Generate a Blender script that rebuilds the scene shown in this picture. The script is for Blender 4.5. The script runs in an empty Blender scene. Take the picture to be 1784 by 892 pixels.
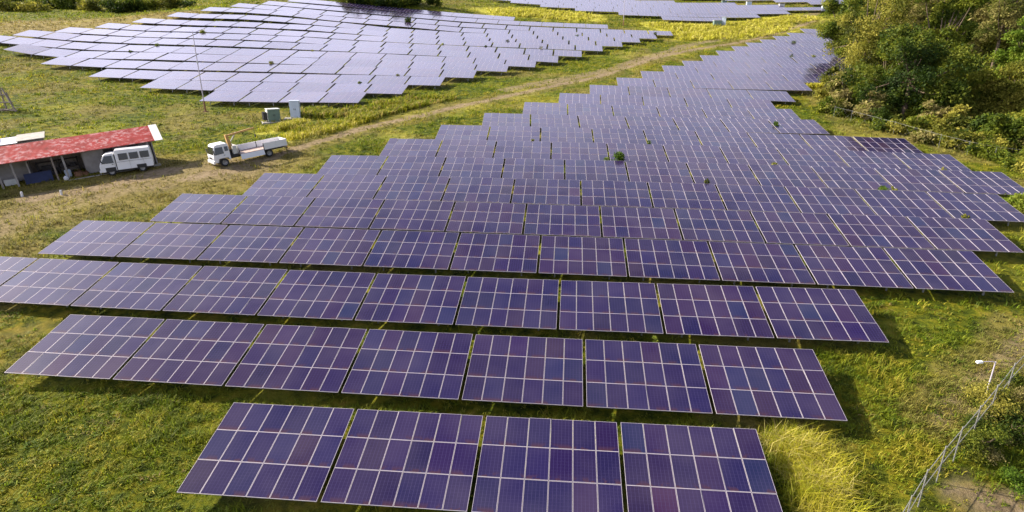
import bpy, math, random
import numpy as np
from mathutils import Matrix, Vector

S = bpy.context.scene
COL = S.collection
R = math.radians

# ------------------------------------------------------------------ camera
FOCAL = 1031.491                       # in pixels of the 1784 px wide photograph
PITCH, YAW = 0.33163, -0.13155
CAM = np.array([0.0, 0.0, 20.0])
_cp, _sp, _cy, _sy = math.cos(PITCH), math.sin(PITCH), math.cos(YAW), math.sin(YAW)
FWD = np.array([_sy * _cp, _cy * _cp, -_sp])
RIGHT = np.array([_cy, -_sy, 0.0])
UPV = np.cross(RIGHT, FWD)
cam = bpy.data.cameras.new('camera')
cam.sensor_width = 36.0
cam.lens = 36.0 * FOCAL / 1784.0
cam.clip_start = 0.1
cam.clip_end = 6000
co = bpy.data.objects.new('camera', cam)
COL.objects.link(co)
mw = Matrix.Identity(4)
for i in range(3):
    mw[i][0], mw[i][1], mw[i][2], mw[i][3] = RIGHT[i], UPV[i], -FWD[i], CAM[i]
co.matrix_world = mw
S.camera = co

# ------------------------------------------------------------------ sky, sun, exposure
SUN_EL = R(31)
SUN_DIR = Vector((-0.97, 0.16, 0)).normalized() * math.cos(SUN_EL) + Vector((0, 0, math.sin(SUN_EL)))   # towards the sun
world = bpy.data.worlds.new('World')
S.world = world
world.use_nodes = True
nt = world.node_tree
bg = nt.nodes['Background']
sky = nt.nodes.new('ShaderNodeTexSky')
sky.sky_type = 'NISHITA'
sky.sun_disc = False
sky.sun_elevation = SUN_EL
sky.sun_rotation = math.atan2(SUN_DIR.x, SUN_DIR.y)
sky.altitude = 50
sky.air_density = 1.0
sky.dust_density = 2.2
sky.ozone_density = 1.6
# lavender glow added to the sky to brighten panel reflections, strongest low and sunward
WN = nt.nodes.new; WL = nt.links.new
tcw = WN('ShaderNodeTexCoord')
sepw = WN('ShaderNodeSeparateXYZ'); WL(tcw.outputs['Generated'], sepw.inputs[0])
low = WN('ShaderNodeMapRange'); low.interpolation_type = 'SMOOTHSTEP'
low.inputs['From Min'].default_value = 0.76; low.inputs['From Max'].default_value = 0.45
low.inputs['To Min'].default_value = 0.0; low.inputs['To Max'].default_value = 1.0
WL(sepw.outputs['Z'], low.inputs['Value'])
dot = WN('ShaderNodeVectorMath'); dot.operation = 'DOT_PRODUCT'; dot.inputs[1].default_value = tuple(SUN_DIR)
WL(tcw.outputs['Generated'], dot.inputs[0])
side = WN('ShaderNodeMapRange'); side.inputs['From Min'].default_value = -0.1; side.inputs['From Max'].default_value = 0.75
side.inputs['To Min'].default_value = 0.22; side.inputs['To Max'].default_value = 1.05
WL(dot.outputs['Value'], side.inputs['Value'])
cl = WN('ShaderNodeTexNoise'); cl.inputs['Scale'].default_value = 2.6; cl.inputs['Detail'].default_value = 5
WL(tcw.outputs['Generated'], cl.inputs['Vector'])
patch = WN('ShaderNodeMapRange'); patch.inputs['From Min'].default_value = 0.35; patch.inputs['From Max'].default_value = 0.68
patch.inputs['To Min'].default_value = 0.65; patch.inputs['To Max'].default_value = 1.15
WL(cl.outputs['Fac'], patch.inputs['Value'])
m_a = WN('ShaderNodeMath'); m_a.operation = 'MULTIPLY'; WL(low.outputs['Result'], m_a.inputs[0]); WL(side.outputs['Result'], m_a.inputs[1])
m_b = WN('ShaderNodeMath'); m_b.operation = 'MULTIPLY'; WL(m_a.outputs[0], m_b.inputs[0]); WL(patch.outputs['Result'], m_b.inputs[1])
sky_glow = WN('ShaderNodeVectorMath'); sky_glow.operation = 'SCALE'; sky_glow.inputs[0].default_value = (10.5, 10.1, 12.6)
WL(m_b.outputs[0], sky_glow.inputs['Scale'])
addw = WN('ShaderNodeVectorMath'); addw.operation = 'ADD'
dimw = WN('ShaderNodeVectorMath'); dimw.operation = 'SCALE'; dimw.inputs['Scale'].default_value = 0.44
WL(sky.outputs['Color'], dimw.inputs[0]); WL(dimw.outputs[0], addw.inputs[0]); WL(sky_glow.outputs[0], addw.inputs[1])
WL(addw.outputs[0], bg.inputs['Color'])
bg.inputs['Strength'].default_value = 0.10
sl = bpy.data.lights.new('sun', 'SUN')
sl.energy = 5.0
sl.angle = R(0.6)
sl.color = (1.0, 0.89, 0.71)
so = bpy.data.objects.new('sun', sl)
so.rotation_euler = (-SUN_DIR).to_track_quat('-Z', 'Y').to_euler()
COL.objects.link(so)
S.view_settings.view_transform = 'Standard'
S.view_settings.look = 'None'
S.view_settings.gamma = 1
S.view_settings.exposure = 1.08
S.cycles.max_bounces = 6
S.cycles.transparent_max_bounces = 8

rng = np.random.default_rng(7)
random.seed(7)

# ------------------------------------------------------------------ helpers
def tag(o, label=None, cat=None, group=None, kind=None):
    if label: o['label'] = label
    if cat: o['category'] = cat
    if group: o['group'] = group
    if kind: o['kind'] = kind
    return o

def empty(name, mat4, label, cat, group=None):
    o = bpy.data.objects.new(name, None)
    o.empty_display_size = 0.3
    COL.objects.link(o)
    o.matrix_world = mat4
    return tag(o, label, cat, group)

def frame(origin, xdir, up=(0, 0, 1)):
    ex = Vector(xdir).normalized(); n = Vector(up)
    n = (n - ex * n.dot(ex)).normalized(); ey = n.cross(ex)
    m = Matrix.Identity(4)
    for i in range(3):
        m[i][0], m[i][1], m[i][2], m[i][3] = ex[i], ey[i], n[i], origin[i]
    return m

class MB:
    """collects quads and triangles of one mesh"""
    def __init__(s): s.v = []; s.f = []; s.m = []; s.uv = {}; s.col = {}
    def face(s, pts, mi=0, uv=None, col=None):
        b = len(s.v); s.v += [tuple(p) for p in pts]
        s.f.append(tuple(range(b, b + len(pts)))); s.m.append(mi)
        if uv is not None: s.uv[len(s.f) - 1] = uv
        if col is not None: s.col[len(s.f) - 1] = col
    def hexa(s, p, mi=0):
        """p: 8 corners, bottom ring then top ring"""
        b = len(s.v); s.v += [tuple(q) for q in p]
        for q in ((3, 2, 1, 0), (4, 5, 6, 7), (0, 1, 5, 4), (1, 2, 6, 5), (2, 3, 7, 6), (3, 0, 4, 7)):
            s.f.append(tuple(b + i for i in q)); s.m.append(mi)
    def box(s, x0, x1, y0, y1, z0, z1, mi=0):
        s.hexa([(x0, y0, z0), (x1, y0, z0), (x1, y1, z0), (x0, y1, z0), (x0, y0, z1), (x1, y0, z1), (x1, y1, z1), (x0, y1, z1)], mi)
    def bar(s, a, b, w, h=None, mi=0):
        a = Vector(a); b = Vector(b); h = h or w
        d = (b - a).normalized()
        t = Vector((0, 0, 1)) if abs(d.z) < 0.9 else Vector((1, 0, 0))
        x = d.cross(t).normalized() * w / 2; y = d.cross(x).normalized() * h / 2
        s.hexa([a - x - y, a + x - y, a + x + y, a - x + y, b - x - y, b + x - y, b + x + y, b - x + y], mi)
    def tube(s, pts, rad, n=8, mi=0, cap=True):
        """pts with a radius each (or one radius)"""
        pts = [Vector(p) for p in pts]
        rad = rad if isinstance(rad, (list, tuple)) else [rad] * len(pts)
        rings = []
        for i, p in enumerate(pts):
            d = (pts[min(i + 1, len(pts) - 1)] - pts[max(i - 1, 0)]).normalized()
            t = Vector((0, 0, 1)) if abs(d.z) < 0.9 else Vector((1, 0, 0))
            x = d.cross(t).normalized(); y = d.cross(x).normalized()
            b = len(s.v)
            s.v += [tuple(p + (x * math.cos(2 * math.pi * k / n) + y * math.sin(2 * math.pi * k / n)) * rad[i]) for k in range(n)]
            rings.append(b)
        for a, b in zip(rings[:-1], rings[1:]):
            for k in range(n):
                s.f.append((a + k, a + (k + 1) % n, b + (k + 1) % n, b + k)); s.m.append(mi)
        if cap:
            s.f.append(tuple(rings[0] + k for k in range(n))[::-1]); s.m.append(mi)
            s.f.append(tuple(rings[-1] + k for k in range(n))); s.m.append(mi)
    def mesh(s, name, mats, smooth=False):
        me = bpy.data.meshes.new(name)
        me.from_pydata(s.v, [], s.f)
        for m in (mats if isinstance(mats, (list, tuple)) else [mats]): me.materials.append(m)
        me.polygons.foreach_set('material_index', s.m)
        if s.uv:
            l = me.uv_layers.new(name='UVMap')
            for fi, uv in s.uv.items():
                for k, li in enumerate(me.polygons[fi].loop_indices): l.data[li].uv = uv[k]
        if s.col:
            a = me.color_attributes.new('Col', 'FLOAT_COLOR', 'CORNER')
            for fi, c in s.col.items():
                for li in me.polygons[fi].loop_indices: a.data[li].color = (*c, 1)
        if smooth: me.polygons.foreach_set('use_smooth', [True] * len(me.polygons))
        me.update()
        return me
    def build(s, name, mats, parent=None, smooth=False, bevel=0):
        o = bpy.data.objects.new(name, s.mesh(name, mats, smooth))
        COL.objects.link(o)
        if parent is not None: o.parent = parent
        if bevel:
            b = o.modifiers.new('bevel', 'BEVEL'); b.width = bevel; b.segments = 2; b.limit_method = 'ANGLE'
        return o

def raw_mesh(name, verts, faces, cols, mat):
    """fast mesh of equal-sized polygons; one colour per polygon"""
    me = bpy.data.meshes.new(name)
    nv, nf, k = len(verts), len(faces), faces.shape[1]
    me.vertices.add(nv); me.vertices.foreach_set('co', verts.astype(np.float32).ravel())
    me.loops.add(nf * k); me.loops.foreach_set('vertex_index', faces.astype(np.int32).ravel())
    me.polygons.add(nf); me.polygons.foreach_set('loop_start', np.arange(0, nf * k, k, dtype=np.int32))
    me.update(calc_edges=True)
    if cols is not None:
        a = me.color_attributes.new('Col', 'FLOAT_COLOR', 'CORNER')
        c = np.ones((nf, k, 4), np.float32); c[:, :, :3] = cols[:, None, :]
        a.data.foreach_set('color', c.ravel())
    me.materials.append(mat)
    return me

# ------------------------------------------------------------------ materials
def pmat(name, col, rough=0.6, metal=0.0, var=0.15, scale=6.0, spec=0.5, bump=0.0, dirt=None, dirt_amt=0.0):
    m = bpy.data.materials.new(name); m.use_nodes = True
    n = m.node_tree; b = n.nodes['Principled BSDF']
    b.inputs['Roughness'].default_value = rough; b.inputs['Metallic'].default_value = metal
    b.inputs['Specular IOR Level'].default_value = spec
    tc = n.nodes.new('ShaderNodeTexCoord'); no = n.nodes.new('ShaderNodeTexNoise')
    no.inputs['Scale'].default_value = scale; no.inputs['Detail'].default_value = 6
    n.links.new(tc.outputs['Object'], no.inputs['Vector'])
    mr = n.nodes.new('ShaderNodeMapRange')
    mr.inputs['From Min'].default_value = 0.3; mr.inputs['From Max'].default_value = 0.7
    mr.inputs['To Min'].default_value = 1 - var; mr.inputs['To Max'].default_value = 1 + var
    n.links.new(no.outputs['Fac'], mr.inputs['Value'])
    mx = n.nodes.new('ShaderNodeMix'); mx.data_type = 'RGBA'; mx.blend_type = 'MULTIPLY'
    mx.inputs['Factor'].default_value = 1; mx.inputs['A'].default_value = (*col, 1)
    n.links.new(mr.outputs['Result'], mx.inputs['B'])
    out = mx.outputs['Result']
    if dirt:
        n2 = n.nodes.new('ShaderNodeTexNoise'); n2.inputs['Scale'].default_value = scale * 0.45; n2.inputs['Detail'].default_value = 8
        n.links.new(tc.outputs['Object'], n2.inputs['Vector'])
        r2 = n.nodes.new('ShaderNodeMapRange'); r2.inputs['From Min'].default_value = 0.54; r2.inputs['From Max'].default_value = 0.68
        r2.inputs['To Max'].default_value = dirt_amt
        n.links.new(n2.outputs['Fac'], r2.inputs['Value'])
        m2 = n.nodes.new('ShaderNodeMix'); m2.data_type = 'RGBA'; m2.inputs['B'].default_value = (*dirt, 1)
        n.links.new(r2.outputs['Result'], m2.inputs['Factor']); n.links.new(out, m2.inputs['A'])
        out = m2.outputs['Result']
    n.links.new(out, b.inputs['Base Color'])
    if bump:
        bp = n.nodes.new('ShaderNodeBump'); bp.inputs['Strength'].default_value = bump; bp.inputs['Distance'].default_value = 0.05
        n.links.new(no.outputs['Fac'], bp.inputs['Height']); n.links.new(bp.outputs['Normal'], b.inputs['Normal'])
    return m

def foliage_mat(name, transl=0.35, rough=0.7):
    """leaf colour comes from the mesh, light passes through part of each leaf"""
    m = bpy.data.materials.new(name); m.use_nodes = True
    n = m.node_tree; n.nodes.clear()
    out = n.nodes.new('ShaderNodeOutputMaterial'); at = n.nodes.new('ShaderNodeVertexColor'); at.layer_name = 'Col'
    d = n.nodes.new('ShaderNodeBsdfPrincipled'); d.inputs['Roughness'].default_value = rough; d.inputs['Specular IOR Level'].default_value = 0.25
    t = n.nodes.new('ShaderNodeBsdfTranslucent'); mx = n.nodes.new('ShaderNodeMixShader'); mx.inputs['Fac'].default_value = transl
    n.links.new(at.outputs['Color'], d.inputs['Base Color']); n.links.new(at.outputs['Color'], t.inputs['Color'])
    n.links.new(d.outputs['BSDF'], mx.inputs[1]); n.links.new(t.outputs['BSDF'], mx.inputs[2])
    n.links.new(mx.outputs['Shader'], out.inputs['Surface'])
    return m

M = {}
M['alu'] = pmat('aluminium_frame', (0.47, 0.43, 0.49), 0.45, 0.15, 0.08)
M['galv'] = pmat('galvanised_tube', (0.26, 0.26, 0.25), 0.5, 0.3, 0.2)
M['steel'] = pmat('galvanised_steel', (0.34, 0.34, 0.35), 0.5, 0.7, 0.2)
M['white'] = pmat('white_paint', (0.74, 0.74, 0.76), 0.3, 0, 0.05, 3, 0.5, 0, (0.42, 0.36, 0.28), 0.25)
M['white_body'] = pmat('white_vehicle_paint', (0.78, 0.79, 0.82), 0.25, 0, 0.04, 2, 0.6, 0, (0.5, 0.46, 0.4), 0.15)
M['glass'] = pmat('dark_window_glass', (0.015, 0.018, 0.022), 0.08, 0, 0.2, 3, 0.8)
M['rubber'] = pmat('tyre_rubber', (0.02, 0.02, 0.02), 0.8)
M['black'] = pmat('black_chassis', (0.022, 0.022, 0.024), 0.6)
M['orange'] = pmat('orange_crane_paint', (0.50, 0.30, 0.10), 0.6, 0, 0.15, 3, 0.4, 0, (0.3, 0.18, 0.1), 0.5)
M['bedfloor'] = pmat('worn_bed_floor', (0.42, 0.32, 0.29), 0.7, 0, 0.25, 3)
M['wall'] = pmat('dirty_white_wall', (0.31, 0.29, 0.28), 0.9, 0, 0.2, 1.5, 0.2, 0, (0.22, 0.19, 0.16), 0.6)
M['concrete'] = pmat('concrete', (0.4, 0.38, 0.36), 0.9, 0, 0.2, 2.5, 0.2, 0.2)
M['wood'] = pmat('weathered_timber', (0.24, 0.2, 0.17), 0.9, 0, 0.3, 4)
M['dark'] = pmat('shed_clutter', (0.05, 0.045, 0.045), 0.9, 0, 0.4, 3)
M['bluepanel'] = pmat('blue_solar_sheet', (0.014, 0.022, 0.07), 0.35, 0, 0.2, 3)
M['tan'] = pmat('tan_board', (0.42, 0.33, 0.2), 0.8, 0, 0.25)
M['greenbox'] = pmat('green_cabinet_paint', (0.13, 0.2, 0.17), 0.45, 0, 0.1, 2, 0.5, 0, (0.2, 0.2, 0.16), 0.3)
M['palebox'] = pmat('pale_blue_cabinet_paint', (0.5, 0.58, 0.68), 0.4, 0, 0.06, 2)
M['greybox'] = pmat('light_grey_side', (0.55, 0.56, 0.54), 0.5, 0, 0.1, 2)
M['rust'] = pmat('rusted_brown_steel', (0.2, 0.1, 0.05), 0.8, 0, 0.3, 5)
M['lamp'] = pmat('lamp_head', (0.75, 0.78, 0.8), 0.3, 0, 0.05)
M['light'] = pmat('headlight_glass', (0.6, 0.62, 0.65), 0.12, 0.2, 0.1)
M['amber'] = pmat('amber_lens', (0.6, 0.2, 0.03), 0.3)
M['bark'] = pmat('bark', (0.12, 0.09, 0.065), 0.95, 0, 0.35, 6, 0.2, 0.4)
M['leaf'] = foliage_mat('leaves', 0.42)
M['grass'] = foliage_mat('grass_blades', 0.4)

def roof_mat():
    """faded red sheets: bleached, peeling blotches, run-off streaks down the slope, a corrugated profile"""
    m = pmat('red_corrugated_roof', (0.27, 0.010, 0.013), 0.75, 0.0, 0.3, 0.8, 0.1)
    n = m.node_tree; b = n.nodes['Principled BSDF']; L = n.links.new
    src = b.inputs['Base Color'].links[0].from_socket
    tc = n.nodes.new('ShaderNodeTexCoord')
    def noise(scale, vec, det=10, r=0.65):
        q = n.nodes.new('ShaderNodeTexNoise'); q.inputs['Scale'].default_value = scale; q.inputs['Detail'].default_value = det; q.inputs['Roughness'].default_value = r
        L(vec, q.inputs['Vector']); return q.outputs['Fac']
    def rng_(f, a, c, t):
        q = n.nodes.new('ShaderNodeMapRange'); q.inputs['From Min'].default_value = a; q.inputs['From Max'].default_value = c; q.inputs['To Max'].default_value = t
        L(f, q.inputs['Value']); return q.outputs['Result']
    def mul(a, c):
        q = n.nodes.new('ShaderNodeMath'); q.operation = 'MULTIPLY'; L(a, q.inputs[0]); L(c, q.inputs[1]); return q.outputs[0]
    st = n.nodes.new('ShaderNodeMapping'); st.inputs['Scale'].default_value = (1.0, 0.3, 0.3); L(tc.outputs['Object'], st.inputs['Vector'])
    def over(f, a, col):
        q = n.nodes.new('ShaderNodeMix'); q.data_type = 'RGBA'; q.inputs['B'].default_value = (*col, 1); L(f, q.inputs['Factor']); L(a, q.inputs['A']); return q.outputs['Result']
    bleach = mul(rng_(noise(2.4, tc.outputs['Object']), 0.47, 0.58, 0.8), rng_(noise(0.42, tc.outputs['Object'], 3), 0.40, 0.54, 1.0))
    c = over(rng_(noise(1.5, st.outputs['Vector']), 0.45, 0.7, 0.5), src, (0.38, 0.03, 0.035))
    c = over(bleach, c, (0.50, 0.28, 0.30))
    c = over(rng_(noise(2.0, st.outputs['Vector']), 0.60, 0.68, 0.6), c, (0.09, 0.02, 0.015))
    L(c, b.inputs['Base Color'])
    w = n.nodes.new('ShaderNodeTexWave'); w.inputs['Scale'].default_value = 3.2
    L(tc.outputs['Object'], w.inputs['Vector'])
    bp = n.nodes.new('ShaderNodeBump'); bp.inputs['Strength'].default_value = 0.6; bp.inputs['Distance'].default_value = 0.04
    L(w.outputs['Fac'], bp.inputs['Height']); L(bp.outputs['Normal'], b.inputs['Normal'])
    return m
M['roof'] = roof_mat()

def module_mat(name, use_attr):
    """solar glass: 6 x 10 cells with pale grid lines, dust film, soiling along the low edge"""
    m = bpy.data.materials.new(name); m.use_nodes = True
    n = m.node_tree; L = n.links.new; b = n.nodes['Principled BSDF']
    def math_(op, a, c=None):
        q = n.nodes.new('ShaderNodeMath'); q.operation = op
        for i, x in enumerate((a, c)):
            if x is None: continue
            if isinstance(x, (int, float)): q.inputs[i].default_value = x
            else: L(x, q.inputs[i])
        return q.outputs[0]
    uv = n.nodes.new('ShaderNodeUVMap'); sep = n.nodes.new('ShaderNodeSeparateXYZ'); L(uv.outputs['UV'], sep.inputs[0])
    oi = n.nodes.new('ShaderNodeObjectInfo')
    def line(coord, count, width):
        fr = math_('FRACT', math_('MULTIPLY', coord, count))
        d = math_('ABSOLUTE', math_('SUBTRACT', fr, 0.5))
        return math_('GREATER_THAN', d, 0.5 - width / 2)
    cx = line(sep.outputs['X'], 6, 0.10); cy = line(sep.outputs['Y'], 10, 0.07)
    cells = math_('MAXIMUM', cx, math_('MULTIPLY', cy, 0.6))
    bus = math_('MULTIPLY', line(sep.outputs['X'], 18, 0.10), 0.25)
    grid = math_('MAXIMUM', cells, bus)
    if use_attr:
        at = n.nodes.new('ShaderNodeVertexColor'); at.layer_name = 'Col'
        mu = n.nodes.new('ShaderNodeMix'); mu.data_type = 'RGBA'; mu.blend_type = 'MULTIPLY'; mu.inputs['Factor'].default_value = 1
        L(at.outputs['Color'], mu.inputs['A']); L(oi.outputs['Color'], mu.inputs['B']); base = mu.outputs['Result']
    else:
        base = oi.outputs['Color']
    m1 = n.nodes.new('ShaderNodeMix'); m1.data_type = 'RGBA'; m1.inputs['B'].default_value = (0.060, 0.048, 0.135, 1)
    L(math_('MULTIPLY', grid, 0.55), m1.inputs['Factor']); L(base, m1.inputs['A'])
    # dust film, blotchy over the whole field, and mud along the low edge of some modules
    ge = n.nodes.new('ShaderNodeNewGeometry')
    no = n.nodes.new('ShaderNodeTexNoise'); no.inputs['Scale'].default_value = 0.35; no.inputs['Detail'].default_value = 6
    L(ge.outputs['Position'], no.inputs['Vector'])
    du = n.nodes.new('ShaderNodeMapRange'); du.inputs['From Min'].default_value = 0.35; du.inputs['From Max'].default_value = 0.7
    du.inputs['To Min'].default_value = 0.0; du.inputs['To Max'].default_value = 0.09
    L(no.outputs['Fac'], du.inputs['Value'])
    m2 = n.nodes.new('ShaderNodeMix'); m2.data_type = 'RGBA'; m2.inputs['B'].default_value = (0.26, 0.21, 0.27, 1)
    L(du.outputs['Result'], m2.inputs['Factor']); L(m1.outputs['Result'], m2.inputs['A'])
    n3 = n.nodes.new('ShaderNodeTexNoise'); n3.inputs['Scale'].default_value = 1.6; n3.inputs['Detail'].default_value = 4
    L(ge.outputs['Position'], n3.inputs['Vector'])
    low = n.nodes.new('ShaderNodeMapRange'); low.inputs['From Min'].default_value = 0.17; low.inputs['From Max'].default_value = 0.0
    L(sep.outputs['Y'], low.inputs['Value'])
    mud = math_('MULTIPLY', low.outputs['Result'], math_('GREATER_THAN', n3.outputs['Fac'], 0.52))
    m3 = n.nodes.new('ShaderNodeMix'); m3.data_type = 'RGBA'; m3.inputs['B'].default_value = (0.07, 0.028, 0.03, 1)
    L(math_('MULTIPLY', mud, 0.7), m3.inputs['Factor']); L(m2.outputs['Result'], m3.inputs['A'])
    L(m3.outputs['Result'], b.inputs['Base Color'])
    rr = n.nodes.new('ShaderNodeMapRange'); rr.inputs['To Min'].default_value = 0.08; rr.inputs['To Max'].default_value = 0.2
    L(no.outputs['Fac'], rr.inputs['Value']); L(rr.outputs['Result'], b.inputs['Roughness'])
    b.inputs['IOR'].default_value = 1.62
    b.inputs['Specular IOR Level'].default_value = 0.5
    return m
M['module'] = module_mat('solar_glass', False)
M['modules'] = module_mat('solar_glass_tinted', True)

# ------------------------------------------------------------------ the surveyed rows of tables and the lie of the land
# row, field, lower left corner x y, height of the lower edge along the row, heading, tables, pitch
ROWS = [
    (0, 'm', -16.589, 18.108, [(0.0, 2.66), (6.2, 2.66), (12.4, 2.67), (18.6, 2.69), (24.8, 2.72)], 0.0405, 4, 6.200),
    (1, 'm', -30.744, 24.147, [(0.0, 3.76), (10.8, 3.67), (21.7, 3.60), (32.6, 3.56), (43.4, 3.55)], 0.0373, 7, 6.200),
    (2, 'm', -44.873, 30.171, [(0.0, 4.93), (15.5, 4.71), (31.0, 4.59), (46.5, 4.56), (62.0, 4.63)], 0.0346, 10, 6.200),
    (3, 'm', -40.484, 36.665, [(0.0, 5.86), (17.1, 5.74), (34.1, 5.61), (51.1, 5.45), (68.2, 5.27)], 0.0415, 11, 6.200),
    (4, 'm', -36.022, 42.922, [(0.0, 6.79), (17.1, 6.63), (34.1, 6.44), (51.1, 6.23), (68.2, 5.99)], 0.0467, 11, 6.200),
    (5, 'm', -31.609, 49.282, [(0.0, 7.54), (17.1, 7.50), (34.1, 7.34), (51.1, 7.08), (68.2, 6.71)], 0.0461, 11, 6.200),
    (6, 'm', -27.154, 55.352, [(0.0, 8.41), (17.1, 8.31), (34.1, 8.12), (51.1, 7.83), (68.2, 7.46)], 0.0628, 11, 6.200),
    (7, 'm', -22.752, 61.688, [(0.0, 9.38), (15.5, 9.24), (31.0, 9.00), (46.5, 8.66), (62.0, 8.21)], 0.0643, 10, 6.200),
    (8, 'm', -18.247, 68.104, [(0.0, 10.27), (14.0, 10.10), (27.9, 9.83), (41.9, 9.47), (55.8, 9.01)], 0.0743, 9, 6.200),
    (9, 'm', -13.812, 74.668, [(0.0, 11.15), (10.8, 10.91), (21.7, 10.70), (32.6, 10.51), (43.4, 10.35)], 0.1080, 7, 6.200),
    (10, 'm', -9.460, 81.673, [(0.0, 12.06), (9.3, 11.83), (18.6, 11.63), (27.9, 11.45), (37.2, 11.29)], 0.0626, 6, 6.200),
    (11, 'm', -5.022, 88.707, [(0.0, 12.90), (7.8, 12.69), (15.5, 12.49), (23.2, 12.31), (31.0, 12.15)], 0.0236, 5, 6.200),
    (12, 'm', -0.549, 95.716, [(0.0, 13.78), (7.8, 13.56), (15.5, 13.35), (23.2, 13.16), (31.0, 12.99)], 0.0367, 5, 6.200),
    (13, 'm', 3.955, 102.578, [(0.0, 14.68), (7.8, 14.53), (15.5, 14.39), (23.2, 14.27), (31.0, 14.17)], 0.0450, 5, 6.200),
    (14, 'm', 8.455, 109.530, [(0.0, 15.53), (7.8, 15.38), (15.5, 15.24), (23.2, 15.13), (31.0, 15.02)], 0.0450, 5, 6.200),
    (15, 'm', 12.871, 116.479, [(0.0, 16.39), (9.3, 16.21), (18.6, 16.06), (27.9, 15.92), (37.2, 15.81)], 0.0450, 6, 6.200),
    (16, 'm', 17.467, 123.436, [(0.0, 17.19), (9.3, 17.02), (18.6, 16.86), (27.9, 16.73), (37.2, 16.61)], 0.0450, 6, 6.200),
    (17, 'm', 21.948, 130.388, [(0.0, 18.20), (9.3, 18.02), (18.6, 17.87), (27.9, 17.73), (37.2, 17.62)], 0.0450, 6, 6.200),
    (18, 'm', 26.400, 137.338, [(0.0, 19.12), (9.3, 18.95), (18.6, 18.79), (27.9, 18.66), (37.2, 18.55)], 0.0450, 6, 6.200),
    (19, 'm', 31.021, 144.296, [(0.0, 20.07), (9.3, 19.89), (18.6, 19.74), (27.9, 19.61), (37.2, 19.49)], 0.0450, 6, 6.200),
    (20, 'm', 35.617, 151.253, [(0.0, 20.96), (7.8, 20.82), (15.5, 20.68), (23.2, 20.56), (31.0, 20.46)], 0.0450, 5, 6.200),
    (21, 'm', 40.464, 158.221, [(0.0, 21.73), (7.8, 21.58), (15.5, 21.44), (23.2, 21.33), (31.0, 21.22)], 0.0450, 5, 6.200),
    (22, 'm', 45.337, 165.190, [(0.0, 22.73), (6.2, 22.61), (12.4, 22.50), (18.6, 22.40), (24.8, 22.31)], 0.0450, 4, 6.200),
    (23, 'm', 50.606, 172.177, [(0.0, 23.69), (4.7, 23.60), (9.3, 23.51), (14.0, 23.43), (18.6, 23.36)], 0.0450, 3, 6.200),
    (24, 'm', 55.933, 179.167, [(0.0, 24.91), (4.7, 24.82), (9.3, 24.73), (14.0, 24.65), (18.6, 24.58)], 0.0450, 3, 6.200),
    (11, 'l', -59.784, 86.210, [(0.0, 12.95), (12.6, 12.84), (25.1, 12.88)], 0.045, 4, 6.280),
    (12, 'l', -74.209, 92.311, [(0.0, 14.48), (12.7, 14.09), (28.0, 13.86), (44.1, 13.77)], 0.045, 7, 6.307),
    (13, 'l', -88.641, 98.411, [(0.0, 15.93), (12.4, 15.54), (31.2, 15.20), (43.9, 14.99), (63.1, 14.68)], 0.045, 10, 6.314),
    (14, 'l', -103.533, 104.491, [(0.0, 17.93), (12.8, 17.29), (31.0, 16.87), (48.0, 16.53), (66.2, 16.07), (82.4, 15.63)], 0.045, 13, 6.339),
    (15, 'l', -117.157, 110.628, [(0.0, 20.54), (4.2, 19.76), (12.1, 19.00), (18.7, 18.85), (32.0, 18.61), (43.8, 18.26), (60.7, 17.78), (80.9, 17.14), (101.0, 16.52)], 0.045, 16, 6.315),
    (16, 'l', -130.487, 116.778, [(0.0, 22.38), (6.4, 21.87), (10.2, 21.57), (23.0, 20.55), (31.6, 20.24), (49.4, 19.75), (61.2, 19.31), (80.6, 18.74), (99.2, 17.97), (119.0, 17.20)], 0.045, 19, 6.264),
    (17, 'l', -127.722, 123.653, [(0.0, 23.56), (5.4, 23.16), (12.4, 22.51), (24.7, 21.91), (40.0, 21.50), (56.1, 20.96), (67.1, 20.44), (85.0, 19.69), (102.0, 18.90), (120.3, 17.96)], 0.045, 19, 6.334),
    (18, 'l', -123.787, 130.580, [(0.0, 24.43), (20.6, 23.31), (34.0, 22.95), (45.3, 22.66), (57.1, 22.12), (71.0, 21.18), (96.8, 19.98), (121.2, 19.04)], 0.045, 19, 6.379),
    (19, 'l', -119.277, 137.533, [(0.0, 25.63), (11.0, 24.89), (25.1, 24.53), (33.9, 24.30), (51.5, 23.46), (66.8, 22.49), (88.3, 21.47), (121.2, 20.22)], 0.045, 19, 6.380),
    (20, 'l', -114.816, 144.483, [(0.0, 27.06), (7.7, 26.61), (25.2, 26.06), (44.8, 25.13), (61.4, 23.79), (82.4, 22.45), (121.4, 21.22)], 0.045, 19, 6.390),
    (21, 'l', -110.119, 151.445, [(0.0, 28.79), (4.3, 28.45), (19.3, 28.02), (29.4, 27.43), (44.2, 26.12), (57.6, 24.70), (77.2, 23.48), (121.3, 22.24)], 0.045, 19, 6.382),
    (22, 'l', -105.083, 158.421, [(0.0, 30.48), (11.9, 29.99), (23.9, 29.16), (37.2, 27.72), (57.0, 26.15), (70.3, 24.92), (92.2, 23.96), (120.8, 23.21)], 0.045, 19, 6.358),
    (23, 'l', -100.597, 165.373, [(0.0, 31.96), (11.9, 31.02), (30.1, 29.32), (50.6, 27.64), (63.9, 26.50), (87.2, 25.21), (121.1, 24.13)], 0.045, 19, 6.372),
    (24, 'l', -95.093, 172.371, [(0.0, 32.99), (21.9, 31.13), (43.2, 29.30), (57.0, 28.14), (73.1, 27.16), (98.5, 26.11)], 0.045, 16, 6.158),
    (25, 'l', -90.704, 179.318, [(0.0, 34.22), (14.8, 32.96), (36.8, 30.90), (51.2, 29.70), (67.1, 28.59)], 0.045, 11, 6.098),
]
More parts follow.
